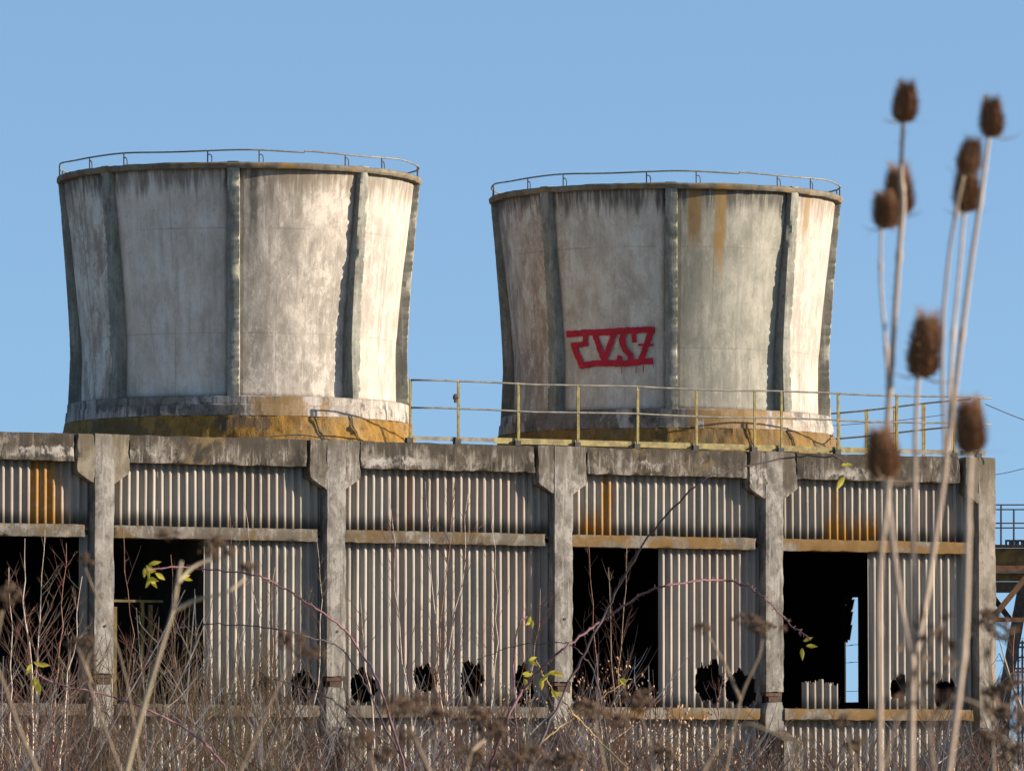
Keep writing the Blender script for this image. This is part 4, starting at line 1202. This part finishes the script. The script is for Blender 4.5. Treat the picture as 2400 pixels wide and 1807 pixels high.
for j in range(len(prof) - 1):
    for k in range(NS):
        k2 = (k + 1) % NS
        F.append([j * NS + k, j * NS + k2, (j + 1) * NS + k2, (j + 1) * NS + k])
mbh.add(V, F)
rg = random.Random(4)
for q in range(760):
    t_ = (q + 0.5) / 760 * 0.96 + 0.02
    a = q * 2.39996
    r_ = prof_r(t_) * 0.72
    o = Vector((r_ * math.cos(a), r_ * math.sin(a), t_))
    d = Vector((math.cos(a), math.sin(a), 0.25 + 1.2 * max(0, t_ - 0.6) * 2 + rg.uniform(-0.2, 0.2))).normalized()
    L = rg.uniform(0.16, 0.34) * (1.3 if t_ > 0.88 else 1.0)
    mbh.tube([o, o + d * L], [0.017, 0.002], 3, False)
head_me_obj = mbh.build('seed_head_template', M['teasel'])
head_me = head_me_obj.data
bpy.data.objects.remove(head_me_obj)
bb = MB()
bb.tube([(0, 0, 0), (0.45, 0, -0.10), (0.85, 0, -0.05), (1.15, 0, 0.10)], [0.030, 0.022, 0.014, 0.004], 4, False)
tmp = bb.build('bract_template', M['straw_brown']); bract_me = tmp.data; bpy.data.objects.remove(tmp)

def teasel(label, depth, stems, heads, seed):
    rg = random.Random(seed)
    b = at(stems[0][0][0][0], stems[0][0][0][1], depth)
    base = Vector((b.x, depth, 0.0))
    root = empty('teasel', base)
    tag(root, label, 'teasel', 'dry teasels close by')
    for si, (pts, r0, r1) in enumerate(stems):
        P = []
        for i, p in enumerate(pts): P.append(at(p[0], p[1], depth + (p[2] if len(p) > 2 else 0.0)) - base)
        P = footed((0, 0, 0), P, 6) if si == 0 else smooth_path(P, 6)
        k = len(P)
        mb = MB(); mb.tube(P, [0.86 * (r0 + (r1 - r0) * i / (k - 1)) + (0.0014 if i % 11 == 7 else 0) for i in range(k)], 8)
        for i in range(3, k - 1, 1):       # small prickles
            a = rg.uniform(0, 6.28)
            mb.tube([P[i], P[i] + Vector((math.cos(a), math.sin(a), 0.2)) * (r0 * 1.9)], [0.0007, 0.0002], 3, False)
        mb.build('stem', M['teasel_stem'], root, True)
    for (hx, hy, w, h, tilt, dd_) in heads:
        k = (depth + dd_) / FPX
        c = at(hx, hy + h / 2, depth + dd_) - base
        o = bpy.data.objects.new('seed_head', head_me)
        COL.objects.link(o); o.parent = root
        o.location = c; o.scale = (w * k * 1.06, w * k * 1.06, h * k * 0.93); o.rotation_euler = (rg.uniform(-0.1, 0.1), R(tilt), rg.uniform(0, 6))
        o.rotation_mode = 'XYZ'
        for q in range(7):
            bo = bpy.data.objects.new('bract', bract_me)
            COL.objects.link(bo); bo.parent = o
            s_ = rg.uniform(0.75, 1.15)
            bo.scale = (s_, s_, s_ * rg.uniform(-0.6, 1.5) * (w / h))
            bo.rotation_euler = (0, 0, q * 0.9 + rg.uniform(-0.2, 0.2))
            bo.location = (0, 0, 0.02)
    return root

teasel('tall branching dry teasel with seven seed heads against the sky', 9.4, [
    ([(2135, 1812), (2137, 1600), (2138, 1520), (2141, 1300), (2146, 1020), (2152, 885)], 0.0062, 0.0034),
    ([(2134, 1530), (2108, 1400), (2090, 1255), (2078, 1130), (2080, 1000), (2087, 890), (2100, 700), (2110, 560), (2117, 480), (2112, 400), (2117, 285)], 0.0058, 0.0036),
    ([(2080, 1010, 0.02), (2079, 850, 0.05), (2067, 700, 0.08), (2064, 628, 0.1), (2066, 530, 0.1)], 0.0028, 0.0022),
    ([(2092, 860, 0.01), (2102, 690, 0.10), (2108, 560, 0.16), (2110, 520, 0.18)], 0.0034, 0.0026),
    ([(2146, 1530), (2170, 1400), (2205, 1170), (2222, 1040), (2240, 900), (2258, 760), (2280, 590), (2305, 420), (2318, 318)], 0.0054, 0.0032),
    ([(2222, 1045, 0.02), (2232, 820, 0.1), (2250, 620, 0.18), (2260, 500, 0.2)], 0.0032, 0.0026),
    ([(2215, 1080, -0.02), (2208, 820, -0.1), (2222, 620, -0.14), (2240, 500, -0.16), (2258, 415, -0.2)], 0.0030, 0.0024)],
    [(2119, 241, 54, 92, -2, 0.0), (2109, 448, 62, 112, 4, 0.18), (2082, 492, 58, 84, -14, 0.10), (2325, 277, 52, 90, 6, 0.0), (2266, 366, 52, 82, 14, -0.2),
     (2266, 447, 58, 100, 0, 0.2), (2159, 812, 70, 146, 6, 0.0)], 1)
teasel('dry teasel with one tilted seed head before the roof beam of the last bay', 8.8, [
    ([(2062, 1812), (2061, 1600), (2060, 1420), (2066, 1290), (2078, 1190), (2084, 1118)], 0.0052, 0.0034)], [(2074, 1062, 70, 118, -12, 0.0)], 2)
teasel('dry teasel with one seed head beside the right corner column', 8.4, [
    ([(2222, 1812), (2245, 1640), (2262, 1480), (2268, 1300), (2270, 1180), (2276, 1062)], 0.0056, 0.0036)], [(2277, 1000, 66, 124, 2, 0.0)], 3)

# withered basal leaves caught on the teasel stems
rg = random.Random(21)
wl_ = empty('withered_herb', (at(2190, 1800, 9.0).x, 9.0, 0))
tag(wl_, 'dark withered herb tangled round the teasel stems at the right', 'dead plant')
mb = MB()
mb.tube(footed((0, 0, 0), [at(px, py, 9.0) - wl_.location for px, py in ((2190, 1812), (2175, 1700), (2150, 1600), (2170, 1520), (2210, 1460))], 6), 0.002, 6)
mb.tube(smooth_path([at(px, py, 9.0) - wl_.location for px, py in ((2155, 1610), (2200, 1590), (2240, 1550), (2255, 1500))], 6), 0.0016, 6)
mb.tube(smooth_path([at(px, py, 9.0) - wl_.location for px, py in ((2160, 1640), (2120, 1660), (2090, 1720), (2075, 1800))], 6), 0.0022, 6)
mb.tube(smooth_path([at(px, py, 9.0) - wl_.location for px, py in ((2175, 1700), (2230, 1640), (2290, 1650), (2330, 1690))], 6), 0.0022, 6)
mb.build('stalk', M['straw_brown'], wl_, True)
for (cx_, cy_, n_, sp_) in ((2165, 1470, 5, 22), (2200, 1500, 6, 26), (2235, 1540, 6, 26), (2150, 1570, 6, 28), (2185, 1600, 6, 26), (2235, 1640, 5, 30), (2120, 1640, 4, 26), (2300, 1655, 4, 26), (2320, 1480, 4, 22)):
    for q in range(n_):
        p = at(cx_ + rg.gauss(0, sp_), cy_ + rg.gauss(0, sp_), 9.0 + rg.uniform(-0.08, 0.08)) - wl_.location
        a = rg.uniform(0, 6.28)
        V, F = leaflet(p, Vector((math.cos(a), rg.gauss(0, 0.5), math.sin(a))), rg.uniform(0.014, 0.028), rg)
        V = [v + Vector((0, 0, 0.004 * math.sin(v.x * 400))) for v in V]
        mesh_obj('leaf', V, F, M['umbel'], wl_, True)

# straw-coloured reeds leaning at the right edge
for k, (a, b_, lab) in enumerate((((2338, 1484), (2400, 1700), 'straw-coloured reed leaning past the right corner column, uppermost'),
                                  ((2342, 1530), (2408, 1690), 'straw-coloured reed leaning just below the uppermost one at the right edge'))):
    rg = random.Random(k)
    q = MB()
    p1, p0 = at(*a, 60.0), at(*b_, 60.0)
    g0 = Vector((p0.x + 0.5, 60.0, 0))
    q.tube([p - g0 for p in (g0, g0.lerp(p0, 0.5), p0, p1.lerp(p0, 0.5), p1)], [0.012, 0.012, 0.011, 0.009, 0.004], 5)
    o = q.build('reed', M['straw'], None, True); o.location = g0
    tag(o, lab, 'reed', 'dry reeds')
